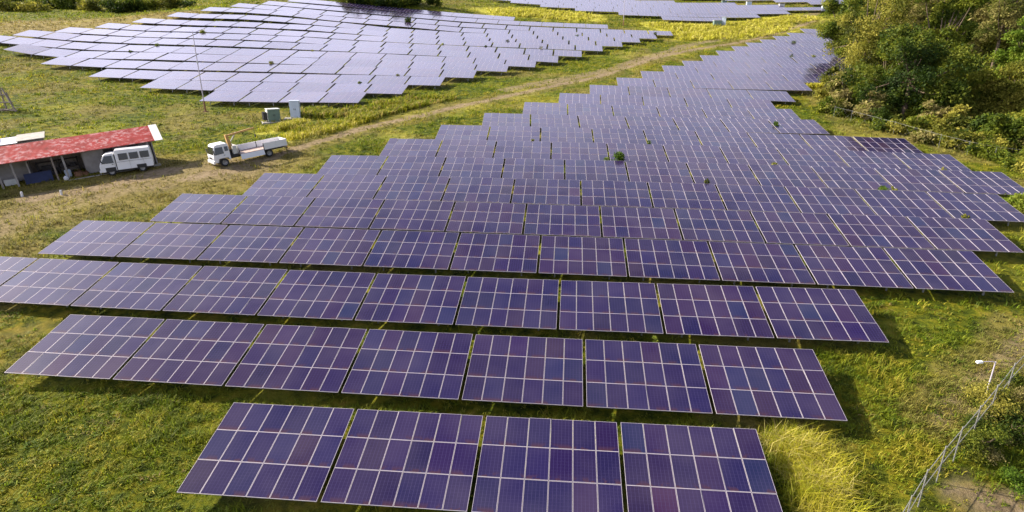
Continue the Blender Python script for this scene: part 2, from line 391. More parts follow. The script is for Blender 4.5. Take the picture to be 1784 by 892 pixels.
FAR_POINTS = [(20.0, 197.0, 28.5), (6.1, 204.0, 30.5), (-21.9, 218.0, 34.3), (-36.8, 228.0, 37.0), (50.0, 200.0, 28.3), (77.7, 225.0, 33.2), (-172.8, 175.0, 31.2), (-138.2, 180.0, 31.2), (-86.9, 195.0, 36.1), (-55.5, 190.0, 33.1), (34.9, 190.0, 26.4), (-420.0, 330.0, 60.8), (-420.0, 480.0, 82.0), (-220.0, 330.0, 54.4), (-220.0, 480.0, 82.0), (0.0, 330.0, 52.0), (0.0, 480.0, 82.0), (220.0, 330.0, 54.4), (220.0, 480.0, 82.0), (420.0, 330.0, 60.8), (420.0, 480.0, 82.0)]
TILT = 0.24625
CP = []
for (_k, _s, _x, _y, _zs, _h, _n, _p) in ROWS:
    for _a, _z in _zs: CP.append((_x + _a, _y + _h * _a, _z - 0.8))
CP = np.array(CP + FAR_POINTS)

def _U(r2): return np.where(r2 > 0, 0.5 * r2 * np.log(np.maximum(r2, 1e-9)), 0)
_cxy = CP[:, :2] / 100.0
_n = len(CP)
_K = _U(((_cxy[:, None] - _cxy[None]) ** 2).sum(-1)) + 2e-3 * np.eye(_n)
_Pm = np.c_[np.ones(_n), _cxy]
_co = np.linalg.solve(np.block([[_K, _Pm], [_Pm.T, np.zeros((3, 3))]]), np.r_[CP[:, 2], 0, 0, 0])

def H(x, y):
    """height of the land (thin plate through the surveyed points), level far out"""
    x = np.clip(np.asarray(x, float), -430, 430); y = np.clip(np.asarray(y, float), -40, 480)
    sh = np.broadcast(x, y).shape
    q = np.stack([np.broadcast_to(x, sh).ravel(), np.broadcast_to(y, sh).ravel()], -1) / 100.0
    out = np.empty(len(q))
    for i in range(0, len(q), 20000):
        k = _U(((q[i:i + 20000, None] - _cxy[None]) ** 2).sum(-1))
        out[i:i + 20000] = k @ _co[:_n] + _co[_n] + q[i:i + 20000] @ _co[-2:]
    return out.reshape(sh)

def G(u, v, h=0.0):
    """the spot on the land (h above it) that the survey camera saw at pixel u, v of the photograph"""
    d = RIGHT * (u - 892) / FOCAL - UPV * (v - 446) / FOCAL + FWD
    d = d / np.linalg.norm(d)
    s = np.arange(8, 420, 0.5); X = CAM + d[None] * s[:, None]
    e = X[:, 2] - H(X[:, 0], X[:, 1]) - h
    i = int(np.argmax(e < 0)); i = max(i, 1)
    t = s[i - 1] + 0.5 * e[i - 1] / (e[i - 1] - e[i] + 1e-9)
    q = CAM + d * t
    return np.array([q[0], q[1], float(H(q[0], q[1]))])

def seen(x, y, z):
    """pixel position of points, for keeping scattered growth near the part of the land that can be seen"""
    d = np.stack([x, y, z], -1) - CAM
    w = d @ FWD
    w = np.where(w < 1, 1, w)
    return 892 + FOCAL * (d @ RIGHT) / w, 446 - FOCAL * (d @ UPV) / w, d @ FWD

def vnoise(x, y, s, seed=0):
    """smooth value noise in 0..1"""
    r = np.random.default_rng(seed).random((256, 256))
    fx, fy = np.asarray(x) / s, np.asarray(y) / s
    ix, iy = np.floor(fx).astype(int), np.floor(fy).astype(int)
    tx, ty = fx - ix, fy - iy
    tx = tx * tx * (3 - 2 * tx); ty = ty * ty * (3 - 2 * ty)
    g = lambda a, b: r[a % 256, b % 256]
    return (g(ix, iy) * (1 - tx) + g(ix + 1, iy) * tx) * (1 - ty) + (g(ix, iy + 1) * (1 - tx) + g(ix + 1, iy + 1) * tx) * ty

def fbm(x, y, s, seed=0): return 0.5 * vnoise(x, y, s, seed) + 0.3 * vnoise(x, y, s / 2.3, seed + 1) + 0.2 * vnoise(x, y, s / 5.1, seed + 2)

# ------------------------------------------------------------------ what grows where (distances on the land, metres)
def line_of(px): return np.array([G(u, v)[:2] for u, v in px])
def dist_line(x, y, P):
    d = np.full(np.shape(x), 1e9)
    for a, b in zip(P[:-1], P[1:]):
        ab = b - a; L2 = (ab ** 2).sum() + 1e-9
        t = np.clip(((x - a[0]) * ab[0] + (y - a[1]) * ab[1]) / L2, 0, 1)
        d = np.minimum(d, np.hypot(x - a[0] - t * ab[0], y - a[1] - t * ab[1]))
    return d
TRACK = line_of([(330, 312), (420, 292), (505, 262), (560, 245), (617, 227), (654, 218), (738, 200), (813, 183), (890, 166), (981, 146), (1041, 134), (1107, 113), (1132, 103), (1200, 88), (1329, 65), (1420, 36)])
TRACK_B = line_of([(880, 157), (968, 141), (1062, 121), (1147, 97), (1195, 80), (1258, 66), (1330, 47), (1425, 22)])
YARD = line_of([(-60, 420), (60, 372), (190, 330), (320, 300), (430, 290)])
YARD_B = line_of([(60, 345), (190, 322), (300, 296)])
DRY = line_of([(-80, 52), (30, 45), (140, 42), (230, 38)])
PATH_R = line_of([(1795, 575), (1760, 620), (1700, 680), (1630, 735)])
EARTH_R = line_of([(1700, 870), (1760, 872), (1850, 890)])
YELLOW = [line_of(p) for p in ([(1180, 62), (1230, 60), (1290, 55), (1330, 45)], [(885, 22), (940, 24), (1000, 30)], [(1150, 45), (1250, 50), (1400, 32)],
                                [(1405, 150), (1440, 152)], [(510, 240), (560, 228), (640, 205)], [(470, 228), (520, 215)])]
YELLOW_W = [9, 9, 6, 3, 2.2, 2]
WEEDY = [line_of(p) for p in ([(530, 195), (580, 200), (650, 190), (740, 170)], [(520, 228), (600, 215), (700, 190), (780, 172)])]
def field_masks(x, y):
    wob = (fbm(x, y, 5.0, 11) - 0.5) * 3.0
    fine = (fbm(x, y, 1.4, 17) - 0.5)
    def soft(d, w): return np.clip((w - d - wob * w * 0.45 - fine * 0.8) / (0.35 * w) + 0.5, 0, 1)
    dirt = np.maximum.reduce([0.85 * soft(dist_line(x, y, TRACK), 0.95), 0.65 * soft(dist_line(x, y, TRACK_B), 1.7), 0.55 * soft(dist_line(x, y, YARD), 3.2),
                              0.9 * soft(dist_line(x, y, YARD_B), 1.4), 0.6 * soft(dist_line(x, y, PATH_R), 0.55), 0.9 * soft(dist_line(x, y, EARTH_R), 1.15)])
    dry = np.maximum.reduce([soft(dist_line(x, y, DRY), 16), 0.8 * soft(dist_line(x, y, YARD), 7.5), 0.5 * soft(dist_line(x, y, TRACK), 3.0), 0.6 * soft(dist_line(x, y, PATH_R), 1.8)])
    dry = np.maximum(dry, np.clip((fbm(x, y, 9, 31) - 0.55) * 5, 0, 0.6))
    yel = np.maximum.reduce([soft(dist_line(x, y, p), w) for p, w in zip(YELLOW, YELLOW_W)])
    yel = np.maximum(yel, 0.35 * np.clip((fbm(x, y, 6, 41) - 0.53) * 5, 0, 1))
    return dirt, dry, yel

# ------------------------------------------------------------------ ground
def axis(a, b, c, d, fine, far_step):
    mid = list(np.arange(b, c, fine)); lo = []; p = b; s = fine
    while p > a: s = min(s * 1.25, far_step); p -= s; lo.append(p)
    hi = []; p = mid[-1]; s = fine
    while p < d: s = min(s * 1.25, far_step); p += s; hi.append(p)
    return np.array(lo[::-1] + mid + hi)
GX = axis(-1500, -150, 95, 1500, 0.85, 60)
GYa = axis(-300, 10, 125, 126, 0.8, 40)
GYb = np.arange(GYa[-1] + 1.4, 260, 1.4)
GY = np.r_[GYa, GYb, axis(261, 262, 263, 2500, 2.0, 80)]
GXX, GYY = np.meshgrid(GX, GY)
GZ = H(GXX, GYY) + 0.22 * (fbm(GXX, GYY, 7.0, 3) - 0.5) + 0.10 * (fbm(GXX, GYY, 2.2, 5) - 0.5)
nx, ny = len(GX), len(GY)
idx = np.arange(nx * ny).reshape(ny, nx)
gf = np.stack([idx[:-1, :-1], idx[:-1, 1:], idx[1:, 1:], idx[1:, :-1]], -1).reshape(-1, 4)
gm = raw_mesh('ground', np.stack([GXX, GYY, GZ], -1).reshape(-1, 3), gf, None, None)
gm.materials.clear()
gd, gdry, gyel = field_masks(GXX.ravel(), GYY.ravel())
at = gm.color_attributes.new('Mask', 'FLOAT_COLOR', 'POINT')
at.data.foreach_set('color', np.stack([gd, gdry, gyel, np.ones_like(gd)], -1).astype(np.float32).ravel())
gm.polygons.foreach_set('use_smooth', np.ones(len(gf), bool))
ground = bpy.data.objects.new('ground', gm); COL.objects.link(ground)
tag(ground, 'rough grassy hillside ground with bare dirt tracks under the solar field', 'ground', kind='structure')

def groundz(x, y):
    """bilinear height on the ground mesh"""
    x = np.asarray(x, float); y = np.asarray(y, float)
    i = np.clip(np.searchsorted(GX, x) - 1, 0, nx - 2); j = np.clip(np.searchsorted(GY, y) - 1, 0, ny - 2)
    tx = (x - GX[i]) / (GX[i + 1] - GX[i]); ty = (y - GY[j]) / (GY[j + 1] - GY[j])
    return (GZ[j, i] * (1 - tx) + GZ[j, i + 1] * tx) * (1 - ty) + (GZ[j + 1, i] * (1 - tx) + GZ[j + 1, i + 1] * tx) * ty
def gz(x, y): return float(groundz(x, y))
def GP(u, v, h=0.0):
    q = G(u, v, h); q[2] = gz(q[0], q[1]); return q

def ground_mat():
    m = bpy.data.materials.new('grassy_ground'); m.use_nodes = True
    n = m.node_tree; L = n.links.new; b = n.nodes['Principled BSDF']
    b.inputs['Roughness'].default_value = 0.95; b.inputs['Specular IOR Level'].default_value = 0.1
    ge = n.nodes.new('ShaderNodeNewGeometry')
    def noise(s, d=6, r=0.6):
        q = n.nodes.new('ShaderNodeTexNoise'); q.inputs['Scale'].default_value = s; q.inputs['Detail'].default_value = d
        q.inputs['Roughness'].default_value = r
        L(ge.outputs['Position'], q.inputs['Vector']); return q.outputs['Fac']
    def ramp(f, pts):
        q = n.nodes.new('ShaderNodeValToRGB'); e = q.color_ramp.elements
        while len(e) < len(pts): e.new(0.5)
        for k, (p, c) in zip(e, pts): k.position = p; k.color = (*c, 1)
        L(f, q.inputs['Fac']); return q.outputs['Color']
    def mix(f, a, c, mode='MIX'):
        q = n.nodes.new('ShaderNodeMix'); q.data_type = 'RGBA'; q.blend_type = mode
        for s, v in (('Factor', f), ('A', a), ('B', c)):
            if isinstance(v, (int, float)): q.inputs[s].default_value = v
            elif isinstance(v, tuple): q.inputs[s].default_value = (*v, 1)
            else: L(v, q.inputs[s])
        return q.outputs['Result']
    g1 = ramp(noise(1.1, 8, 0.7), [(0.34, (0.016, 0.028, 0.003)), (0.46, (0.075, 0.098, 0.005)), (0.57, (0.175, 0.172, 0.010)), (0.70, (0.25, 0.20, 0.035))])
    g2 = ramp(noise(0.12, 6), [(0.35, (0.62, 0.8, 0.55)), (0.5, (1, 1, 1)), (0.65, (1.25, 1.1, 1.1))])
    g = mix(1.0, g1, g2, 'MULTIPLY')
    vc = n.nodes.new('ShaderNodeVertexColor'); vc.layer_name = 'Mask'; sp = n.nodes.new('ShaderNodeSeparateColor'); L(vc.outputs['Color'], sp.inputs[0])
    f = noise(3.0, 8, 0.7)
    def mask(o, k):
        a = n.nodes.new('ShaderNodeMath'); a.operation = 'MULTIPLY_ADD'; L(f, a.inputs[0]); a.inputs[1].default_value = k; a.inputs[2].default_value = -k / 2
        c = n.nodes.new('ShaderNodeMath'); c.operation = 'ADD'; c.use_clamp = True; L(o, c.inputs[0]); L(a.outputs[0], c.inputs[1])
        d = n.nodes.new('ShaderNodeMath'); d.operation = 'MULTIPLY'; L(c.outputs[0], d.inputs[0]); L(o, d.inputs[1])
        e = n.nodes.new('ShaderNodeMath'); e.operation = 'POWER'; e.use_clamp = True; L(d.outputs[0], e.inputs[0]); e.inputs[1].default_value = 0.6
        return e.outputs[0]
    dryc = ramp(noise(0.9, 8, 0.7), [(0.3, (0.11, 0.085, 0.025)), (0.5, (0.24, 0.19, 0.06)), (0.7, (0.33, 0.26, 0.10))])
    g = mix(mask(sp.outputs[1], 1.2), g, dryc)
    yel = ramp(noise(0.7, 8, 0.7), [(0.3, (0.2, 0.19, 0.02)), (0.5, (0.45, 0.43, 0.06)), (0.7, (0.56, 0.52, 0.11))])
    g = mix(mask(sp.outputs[2], 1.0), g, yel)
    dirtc = ramp(noise(1.7, 8, 0.7), [(0.3, (0.14, 0.10, 0.06)), (0.5, (0.28, 0.21, 0.135)), (0.7, (0.40, 0.31, 0.21))])
    g = mix(mask(sp.outputs[0], 1.0), g, dirtc)
    L(g, b.inputs['Base Color'])
    bp = n.nodes.new('ShaderNodeBump'); bp.inputs['Strength'].default_value = 1.0; bp.inputs['Distance'].default_value = 0.35
    L(noise(2.2, 8, 0.75), bp.inputs['Height']); L(bp.outputs['Normal'], b.inputs['Normal'])
    return m
gm.materials.append(ground_mat())

# ------------------------------------------------------------------ solar tables
MW, MH = 0.985, 1.645                    # one module, portrait
PX_, PY_ = 1.0067, 1.66                   # module pitch: 6 x 3 modules make one table
LOWZ = 0.8
def module_mesh():
    b = MB(); fw = 0.0135
    x0, x1, y0, y1 = 0, MW, 0, MH
    b.face([(fw, fw, 0), (x1 - fw, fw, 0), (x1 - fw, y1 - fw, 0), (fw, y1 - fw, 0)], 0, [(0, 0), (1, 0), (1, 1), (0, 1)])
    for (a, c, d, e) in ((x0, x1, y0, fw), (x0, x1, y1 - fw, y1), (x0, fw, fw, y1 - fw), (x1 - fw, x1, fw, y1 - fw)):
        b.box(a, c, d, e, -0.035, 0.004, 1)
    return b.mesh('solar_module', [M['module'], M['alu']])
MODULE = module_mesh()
def support_mesh():
    b = MB()
    for y in (0.55, 1.9, 3.1, 4.4): b.bar((0.02, y, -0.07), (6.02, y, -0.07), 0.05, 0.06)
    for x in (1.1, 4.94): b.bar((x, 0.2, -0.15), (x, 4.75, -0.15), 0.07, 0.09)
    return b.mesh('support_frame', M['steel'])
SUPPORT = support_mesh()
TILTM = Matrix.Translation((0, 0, LOWZ)) @ Matrix.Rotation(TILT, 4, 'X')
POSTS = []
for x in (1.1, 4.94):
    for yy in (1.05, 3.95):
        top = TILTM @ Vector((x, yy, -0.17))
        b = MB(); b.bar((top.x, top.y, -0.9), (top.x, top.y, top.z), 0.09)
        POSTS.append(b.mesh('post', M['steel']))
PAL = [((0.0150, 0.0112, 0.056), 6), ((0.0180, 0.0106, 0.053), 6), ((0.0230, 0.0116, 0.050), 4), ((0.029, 0.0120, 0.046), 0.9), ((0.0135, 0.0150, 0.064), 2.5), ((0.020, 0.0110, 0.042), 0.9)]
PALC = np.array([p[0] for p in PAL]); PALW = np.array([p[1] for p in PAL], float); PALW /= PALW.sum()
def tint(bias):
    """module glass: batches differ from table to table, single modules were replaced"""
    c = PALC[bias] if rng.random() < 0.55 else PALC[rng.choice(len(PALC), p=PALW)]
    return np.clip(c * rng.uniform(0.87, 1.15) + rng.normal(0, 0.0015, 3), 0.004, 0.3)
def table_plain_mesh(bias):
    b = MB(); fw = 0.0135
    for i in range(6):
        for j in range(3):
            x, y = i * PX_, j * PY_
            b.face([(x + fw, y + fw, 0.002), (x + MW - fw, y + fw, 0.002), (x + MW - fw, y + MH - fw, 0.002), (x + fw, y + MH - fw, 0.002)], 0,
                   [(0, 0), (1, 0), (1, 1), (0, 1)], tint(bias))
    b.box(0, 6.03, 0, 4.97, -0.04, -0.003, 1)
    for x in (1.1, 4.94):
        b.bar((x, 0.2, -0.09), (x, 4.75, -0.09), 0.07, 0.09, 2)
    ti = TILTM.inverted()
    for x in (1.1, 4.94):
        for yy in (1.05, 3.95):
            t_ = TILTM @ Vector((x, yy, -0.1)); b.bar(ti @ Vector((t_.x, t_.y, -0.9)), ti @ t_, 0.09, None, 2)
    return b
PLAIN_B = [table_plain_mesh(k % 4) for k in range(8)]
PLAIN = [b.mesh('solar_table', [M['modules'], M['alu'], M['steel']]) for b in PLAIN_B]

ORD = ['', 'first', 'second', 'third', 'fourth', 'fifth', 'sixth', 'seventh', 'eighth', 'ninth', 'tenth', 'eleventh', 'twelfth', 'thirteenth', 'fourteenth',
       'fifteenth', 'sixteenth', 'seventeenth', 'eighteenth', 'nineteenth', 'twentieth', 'twenty-first', 'twenty-second', 'twenty-third', 'twenty-fourth', 'twenty-fifth']
def table_matrix(row, i):
    k, side, x0, y0, zs, h, n, p = row
    a = i * p + (p - 6.03) / 2
    ka = [q[0] for q in zs]; kz = [q[1] for q in zs]
    z0 = float(np.interp(a, ka, kz)); z1 = float(np.interp(a + 6.03, ka, kz))
    m = frame(Vector((x0 + a, y0 + h * a, z0)), (1, h, (z1 - z0) / 6.03))
    return m @ Matrix.Translation((0, 0, -LOWZ))
TABLES = []                                # matrices of all tables, for keeping growth off the glass
far_rest = []
for row in ROWS:
    k, side, n = row[0], row[1], row[6]
    for i in range(n):
        if side == 'm' and k == 2 and i == 0: pass
        mat = table_matrix(row, i); TABLES.append(mat)
        bias = int(rng.choice(4, p=[0.42, 0.42, 0.16, 0.0]))
        nth = 'leftmost' if i == 0 else ('rightmost' if i == n - 1 else ORD[i + 1] + ' from left')
        if side == 'm':
            where = 'the front row' if k == 0 else ORD[k + 1] + ' row from the front'
            lab = 'blue solar table, %s in %s of the main field' % (nth, where); grp = 'solar tables of the main field'
            if k >= 11: lab = 'small distant purple solar table, %s in %s, main field' % (nth, where)
        else:
            lab = 'pale solar table, %s in %s row from front, left-hand field' % (nth, ORD[k - 10]); grp = 'solar tables of the left-hand field'
        if side == 'l' and k >= 21: far_rest.append((mat, PLAIN_B[int(rng.integers(8))])); continue
        if side == 'm' and k <= 10:
            t = empty('solar_table', mat, lab, 'solar panel', grp)
            for a in range(6):
                for j in range(3):
                    o = bpy.data.objects.new('solar_module', MODULE); COL.objects.link(o); o.parent = t
                    # each module sits a few millimetres off true
                    o.matrix_local = TILTM @ Matrix.Translation((a * PX_ + 0.01, j * PY_ + 0.01, rng.normal(0, 0.002))) @ Matrix.Rotation(rng.normal(0, 0.004), 4, 'X') @ Matrix.Rotation(rng.normal(0, 0.004), 4, 'Y')
                    o.color = (*tint(bias), 1)
            o = bpy.data.objects.new('support_frame', SUPPORT); COL.objects.link(o); o.parent = t; o.matrix_local = TILTM
            for pm in POSTS:
                o = bpy.data.objects.new('post', pm); COL.objects.link(o); o.parent = t
        else:
            o = bpy.data.objects.new('solar_table', PLAIN[int(rng.integers(8))]); COL.objects.link(o)
            o.matrix_world = mat @ TILTM @ Matrix.Rotation(rng.normal(0, 0.006), 4, 'X') @ Matrix.Rotation(rng.normal(0, 0.004), 4, 'Y')
            o.color = (*rng.uniform(0.85, 1.15, 3), 1)
            tag(o, lab, 'solar panel', grp)
# the rows beyond: the farthest of the left-hand field and the field behind the yellow grass, in one object
def far_rows(y0, steps, xs, xe, keep):
    """rows of the field behind the yellow grass; a service lane splits it in two"""
    for q in range(steps):
        Y = y0 + 6.75 * q
        x = xs[q]
        while x < xe[q]:
            h = 0.045
            if keep(x + 3, Y):
                z = float(H(x, Y + h * x)); z1 = float(H(x + 6, Y + h * (x + 6)))
                far_rest.append((frame(Vector((x, Y + h * x, z)), (1, h, (z1 - z) / 6.0)), PLAIN_B[int(rng.integers(8))]))
            x += 6.2
LANE = lambda x: 257.5 - 0.43 * x
far_rows(196, 9, [20, 7, -7, -19, -30, -38, -46, -54, -60], [34, 50, 60, 70, 76, 80, 80, 80, 80], lambda x, y: y < LANE(x) - 8)
far_rows(223, 8, [30, 30, 20, 10, 0, -10, -10, -10], [104, 108, 110, 112, 112, 112, 112, 112], lambda x, y: y > LANE(x) + 5)

big = MB()
for mat, src in far_rest:
    mm = mat @ TILTM; b0 = len(big.v)
    big.v += [tuple(mm @ Vector(p)) for p in src.v]
    f0 = len(big.f)
    big.f += [tuple(b0 + i for i in f) for f in src.f]; big.m += src.m
    for fi, u in src.uv.items(): big.uv[f0 + fi] = u
    for fi, c in src.col.items(): big.col[f0 + fi] = c
o = big.build('distant_solar_rows', [M['modules'], M['alu'], M['steel']])
o.color = (1, 1, 1, 1)
tag(o, 'pale mass of the farthest solar rows at the top of the picture', 'solar panels', kind='stuff')

# ------------------------------------------------------------------ grass
TINV = [np.array(m.inverted()) for m in TABLES]
def under_table(x, y, margin=0.15):
    """which points lie below a table"""
    res = np.zeros(len(x), bool)
    for m, ti in zip(TABLES, TINV):
        cx, cy = m[0][3], m[1][3]
        near = (np.abs(x - cx - 3) < 7) & (np.abs(y - cy - 2.5) < 6) & ~res
        if not near.any(): continue
        i = np.nonzero(near)[0]
        lx = ti[0, 0] * (x[i] - cx) + ti[1, 0] * 0 + ti[0, 1] * (y[i] - cy); ly = ti[1, 0] * (x[i] - cx) + ti[1, 1] * (y[i] - cy)
        res[i[(lx > -margin) & (lx < 6.03 + margin) & (ly > -margin + 0.2) & (ly < 4.85 + margin)]] = True
    return res

def scatter(n, box):
    x = rng.uniform(box[0], box[1], n); y = rng.uniform(box[2], box[3], n); z = groundz(x, y)
    u, v, w = seen(x, y, z)
    ok = (w > 8) & (u > -140) & (u < 1924) & (v > -30) & (v < 1010)
    return x[ok], y[ok], z[ok], w[ok]

def blades(x, y, z, h, width, lean, cols, nb, droop=0.35):
    """clumps of bent blades: two segments each, one quad and one triangle folded into quads"""
    n = len(x)
    X = np.repeat(x, nb) + rng.normal(0, 1, n * nb) * np.repeat(lean, nb) * 0.45
    Y = np.repeat(y, nb) + rng.normal(0, 1, n * nb) * np.repeat(lean, nb) * 0.45
    Z = np.repeat(z, nb) - 0.04
    hh = np.repeat(h, nb) * rng.uniform(0.55, 1.15, n * nb)
    ang = rng.uniform(0, 2 * np.pi, n * nb)
    ca, sa = np.cos(ang), np.sin(ang)
    ww = np.repeat(width, nb) * rng.uniform(0.7, 1.3, n * nb)
    l1 = np.repeat(lean, nb) * rng.uniform(0.1, 0.5, n * nb); l2 = l1 + np.repeat(lean, nb) * rng.uniform(0.3, 1.1, n * nb)
    px, py = -sa * ww / 2, ca * ww / 2
    tip = hh * (1 - droop * rng.uniform(0, 1, n * nb))
    def P(a, b, zz, s): return np.stack([X + ca * a + px * s, Y + sa * a + py * s, Z + zz], -1)
    V = np.stack([P(0, 0, 0, 1), P(0, 0, 0, -1), P(l1, 0, hh * 0.6, 0.8), P(l1, 0, hh * 0.6, -0.8), P(l2, 0, tip, 0.12), P(l2, 0, tip, -0.12)], 1)
    b = np.arange(n * nb)[:, None] * 6
    F = np.concatenate([b + np.array([[0, 1, 3, 2]]), b + np.array([[2, 3, 5, 4]])], 0)
    c = np.repeat(cols, nb, 0) * rng.uniform(0.75, 1.25, (n * nb, 1))
    return V.reshape(-1, 3), F, np.concatenate([c, c], 0)

GREENS = np.array([(0.088, 0.150, 0.005), (0.165, 0.225, 0.007), (0.275, 0.295, 0.012), (0.39, 0.34, 0.035), (0.036, 0.072, 0.004), (0.2, 0.14, 0.05)])
def grass_colour(x, y, dry, yel):
    t = fbm(x, y, 1.6, 51) * 0.6 + fbm(x, y, 14, 61) * 0.4 + rng.normal(0, 0.07, len(x))
    t = np.clip((t - 0.3) / 0.4, 0, 0.999)
    seq = GREENS[[4, 0, 1, 1, 2, 3]]
    k = t * 5; i = k.astype(int); f = (k - i)[:, None]
    c = seq[i] * (1 - f) + seq[np.minimum(i + 1, 5)] * f
    d = np.clip(dry * 0.8 + rng.normal(0, 0.12, len(x)), 0, 1)[:, None]
    c = c * (1 - d) + np.array([(0.27, 0.205, 0.085)]) * d
    q = np.clip(yel * 0.9 + rng.normal(0, 0.1, len(x)), 0, 1)[:, None]
    return c * (1 - q) + np.array([(0.47, 0.45, 0.05)]) * q

def lawn(name, n, box, near, far, h, w, lean, nb, label, cat):
    x, y, z, d = scatter(n, box)
    ok = (d > near) & (d < far); x, y, z = x[ok], y[ok], z[ok]
    dirt, dry, yel = field_masks(x, y)
    un = under_table(x, y)
    keep = (rng.random(len(x)) > dirt * 0.93) & (~un | (rng.random(len(x)) < 0.35))
    keep &= fbm(x, y, 0.9, 71) + rng.normal(0, 0.08, len(x)) > 0.36
    x, y, z, dry, yel, un = x[keep], y[keep], z[keep], dry[keep], yel[keep], un[keep]
    tall = 0.55 + 1.3 * np.clip((fbm(x, y, 2.0, 81) - 0.35) * 2.2, 0, 1)
    V, F, C = blades(x, y, z, h * tall * np.where(un, 0.7, 1), np.full(len(x), w), lean * tall, grass_colour(x, y, dry, yel), nb)
    o = bpy.data.objects.new(name, raw_mesh(name, V, F, C, M['grass'])); COL.objects.link(o)
    return tag(o, label, cat, kind='stuff')
lawn('grass', 62000, (-40, 40, 14, 40), 8, 36, 0.27, 0.035, 0.20, 6, 'rough green and yellow grass between and beside the nearest solar rows', 'grass')
lawn('grass', 60000, (-75, 60, 30, 78), 36, 72, 0.30, 0.06, 0.24, 4, 'rough grass of the yard around the shed and the middle rows', 'grass')
lawn('grass', 60000, (-175, 100, 60, 150), 72, 130, 0.32, 0.10, 0.30, 4, 'grass slope between the left-hand field and the dirt track', 'grass')
lawn('grass', 40000, (-230, 130, 115, 260), 130, 260, 0.45, 0.2, 0.45, 3, 'far grass around the distant solar rows', 'grass')

# coarse broad-leaved weeds among the near grass
_x, _y, _z, _d = scatter(16000, (-40, 40, 14, 46))
_dm = field_masks(_x, _y)[0]
_k = (rng.random(len(_x)) > _dm) & ~under_table(_x, _y, 0.2) & (fbm(_x, _y, 3.0, 131) + rng.normal(0, 0.06, len(_x)) > 0.60)
_x, _y = _x[_k], _y[_k]
_c = np.array([(0.09, 0.15, 0.008), (0.14, 0.21, 0.01), (0.22, 0.27, 0.012), (0.38, 0.34, 0.05), (0.28, 0.22, 0.08)])[rng.choice(5, size=len(_x), p=[0.3, 0.3, 0.2, 0.1, 0.1])]
_V, _F, _C = blades(_x, _y, groundz(_x, _y), rng.uniform(0.10, 0.32, len(_x)), np.full(len(_x), 0.05), rng.uniform(0.15, 0.4, len(_x)), _c, 9, 0.75)
_o = bpy.data.objects.new('weeds', raw_mesh('weeds', _V, _F, _C, M['grass'])); COL.objects.link(_o)
tag(_o, 'coarse broad leaved weeds scattered through the near grass', 'weeds', kind='stuff')

def tall_growth(name, lines, widths, n, h, w, lean, nb, cols, label, cat):
    xs, ys = [], []
    for P, wd in zip(lines, widths):
        seg = np.hypot(*(P[1:] - P[:-1]).T); cum = np.r_[0, np.cumsum(seg)]
        t = rng.uniform(0, cum[-1], n); i = np.clip(np.searchsorted(cum, t) - 1, 0, len(seg) - 1)
        q = P[i] + (P[i + 1] - P[i]) * ((t - cum[i]) / np.maximum(seg[i], 1e-6))[:, None]
        r = wd * np.sqrt(rng.random(n)); a = rng.uniform(0, 2 * np.pi, n)
        xs.append(q[:, 0] + r * np.cos(a)); ys.append(q[:, 1] + r * np.sin(a))
    x = np.concatenate(xs); y = np.concatenate(ys)
    keep = (fbm(x, y, 2.2, 91) + rng.normal(0, 0.08, len(x)) > 0.42) & ~under_table(x, y, 0.3)
    x, y = x[keep], y[keep]
    k = 0.5 + 1.1 * fbm(x, y, 1.5, 95)
    c = np.array(cols)[rng.integers(len(cols), size=len(x))]
    V, F, C = blades(x, y, groundz(x, y), h * k, np.full(len(x), w), lean * k, c, nb, 0.6)
    o = bpy.data.objects.new(name, raw_mesh(name, V, F, C, M['grass'])); COL.objects.link(o)
    return tag(o, label, cat, kind='stuff')
GOLD = [(0.50, 0.45, 0.035), (0.58, 0.51, 0.09), (0.42, 0.42, 0.02), (0.34, 0.38, 0.02), (0.62, 0.54, 0.18)]
tall_growth('tall_grass', [line_of([(1395, 800), (1420, 850), (1450, 900)]), line_of([(1360, 770), (1390, 800)])], [1.1, 0.6], 85, 0.95, 0.02, 0.75, 80, GOLD, 'tall golden grass beside the front row', 'tall grass')
tall_growth('tall_grass', YELLOW[4:6], [2.0, 1.6], 700, 0.8, 0.07, 0.55, 7, GOLD + [(0.3, 0.3, 0.02)], 'yellow tall grass between the crane truck and the cabinets', 'tall grass')
tall_growth('weeds', WEEDY, [2.6, 1.5], 1300, 0.8, 0.10, 0.55, 7, [(0.22, 0.26, 0.015), (0.34, 0.33, 0.02), (0.42, 0.34, 0.10), (0.16, 0.22, 0.012)], 'tall yellow green weeds in front of the left-hand field', 'weeds')
tall_growth('tall_grass', YELLOW[:4], [9, 8, 5, 2.5], 1500, 1.0, 0.22, 0.7, 6, [(0.58, 0.55, 0.08), (0.50, 0.49, 0.05), (0.62, 0.57, 0.14)], 'bright yellow grass strip between the distant solar fields', 'tall grass')

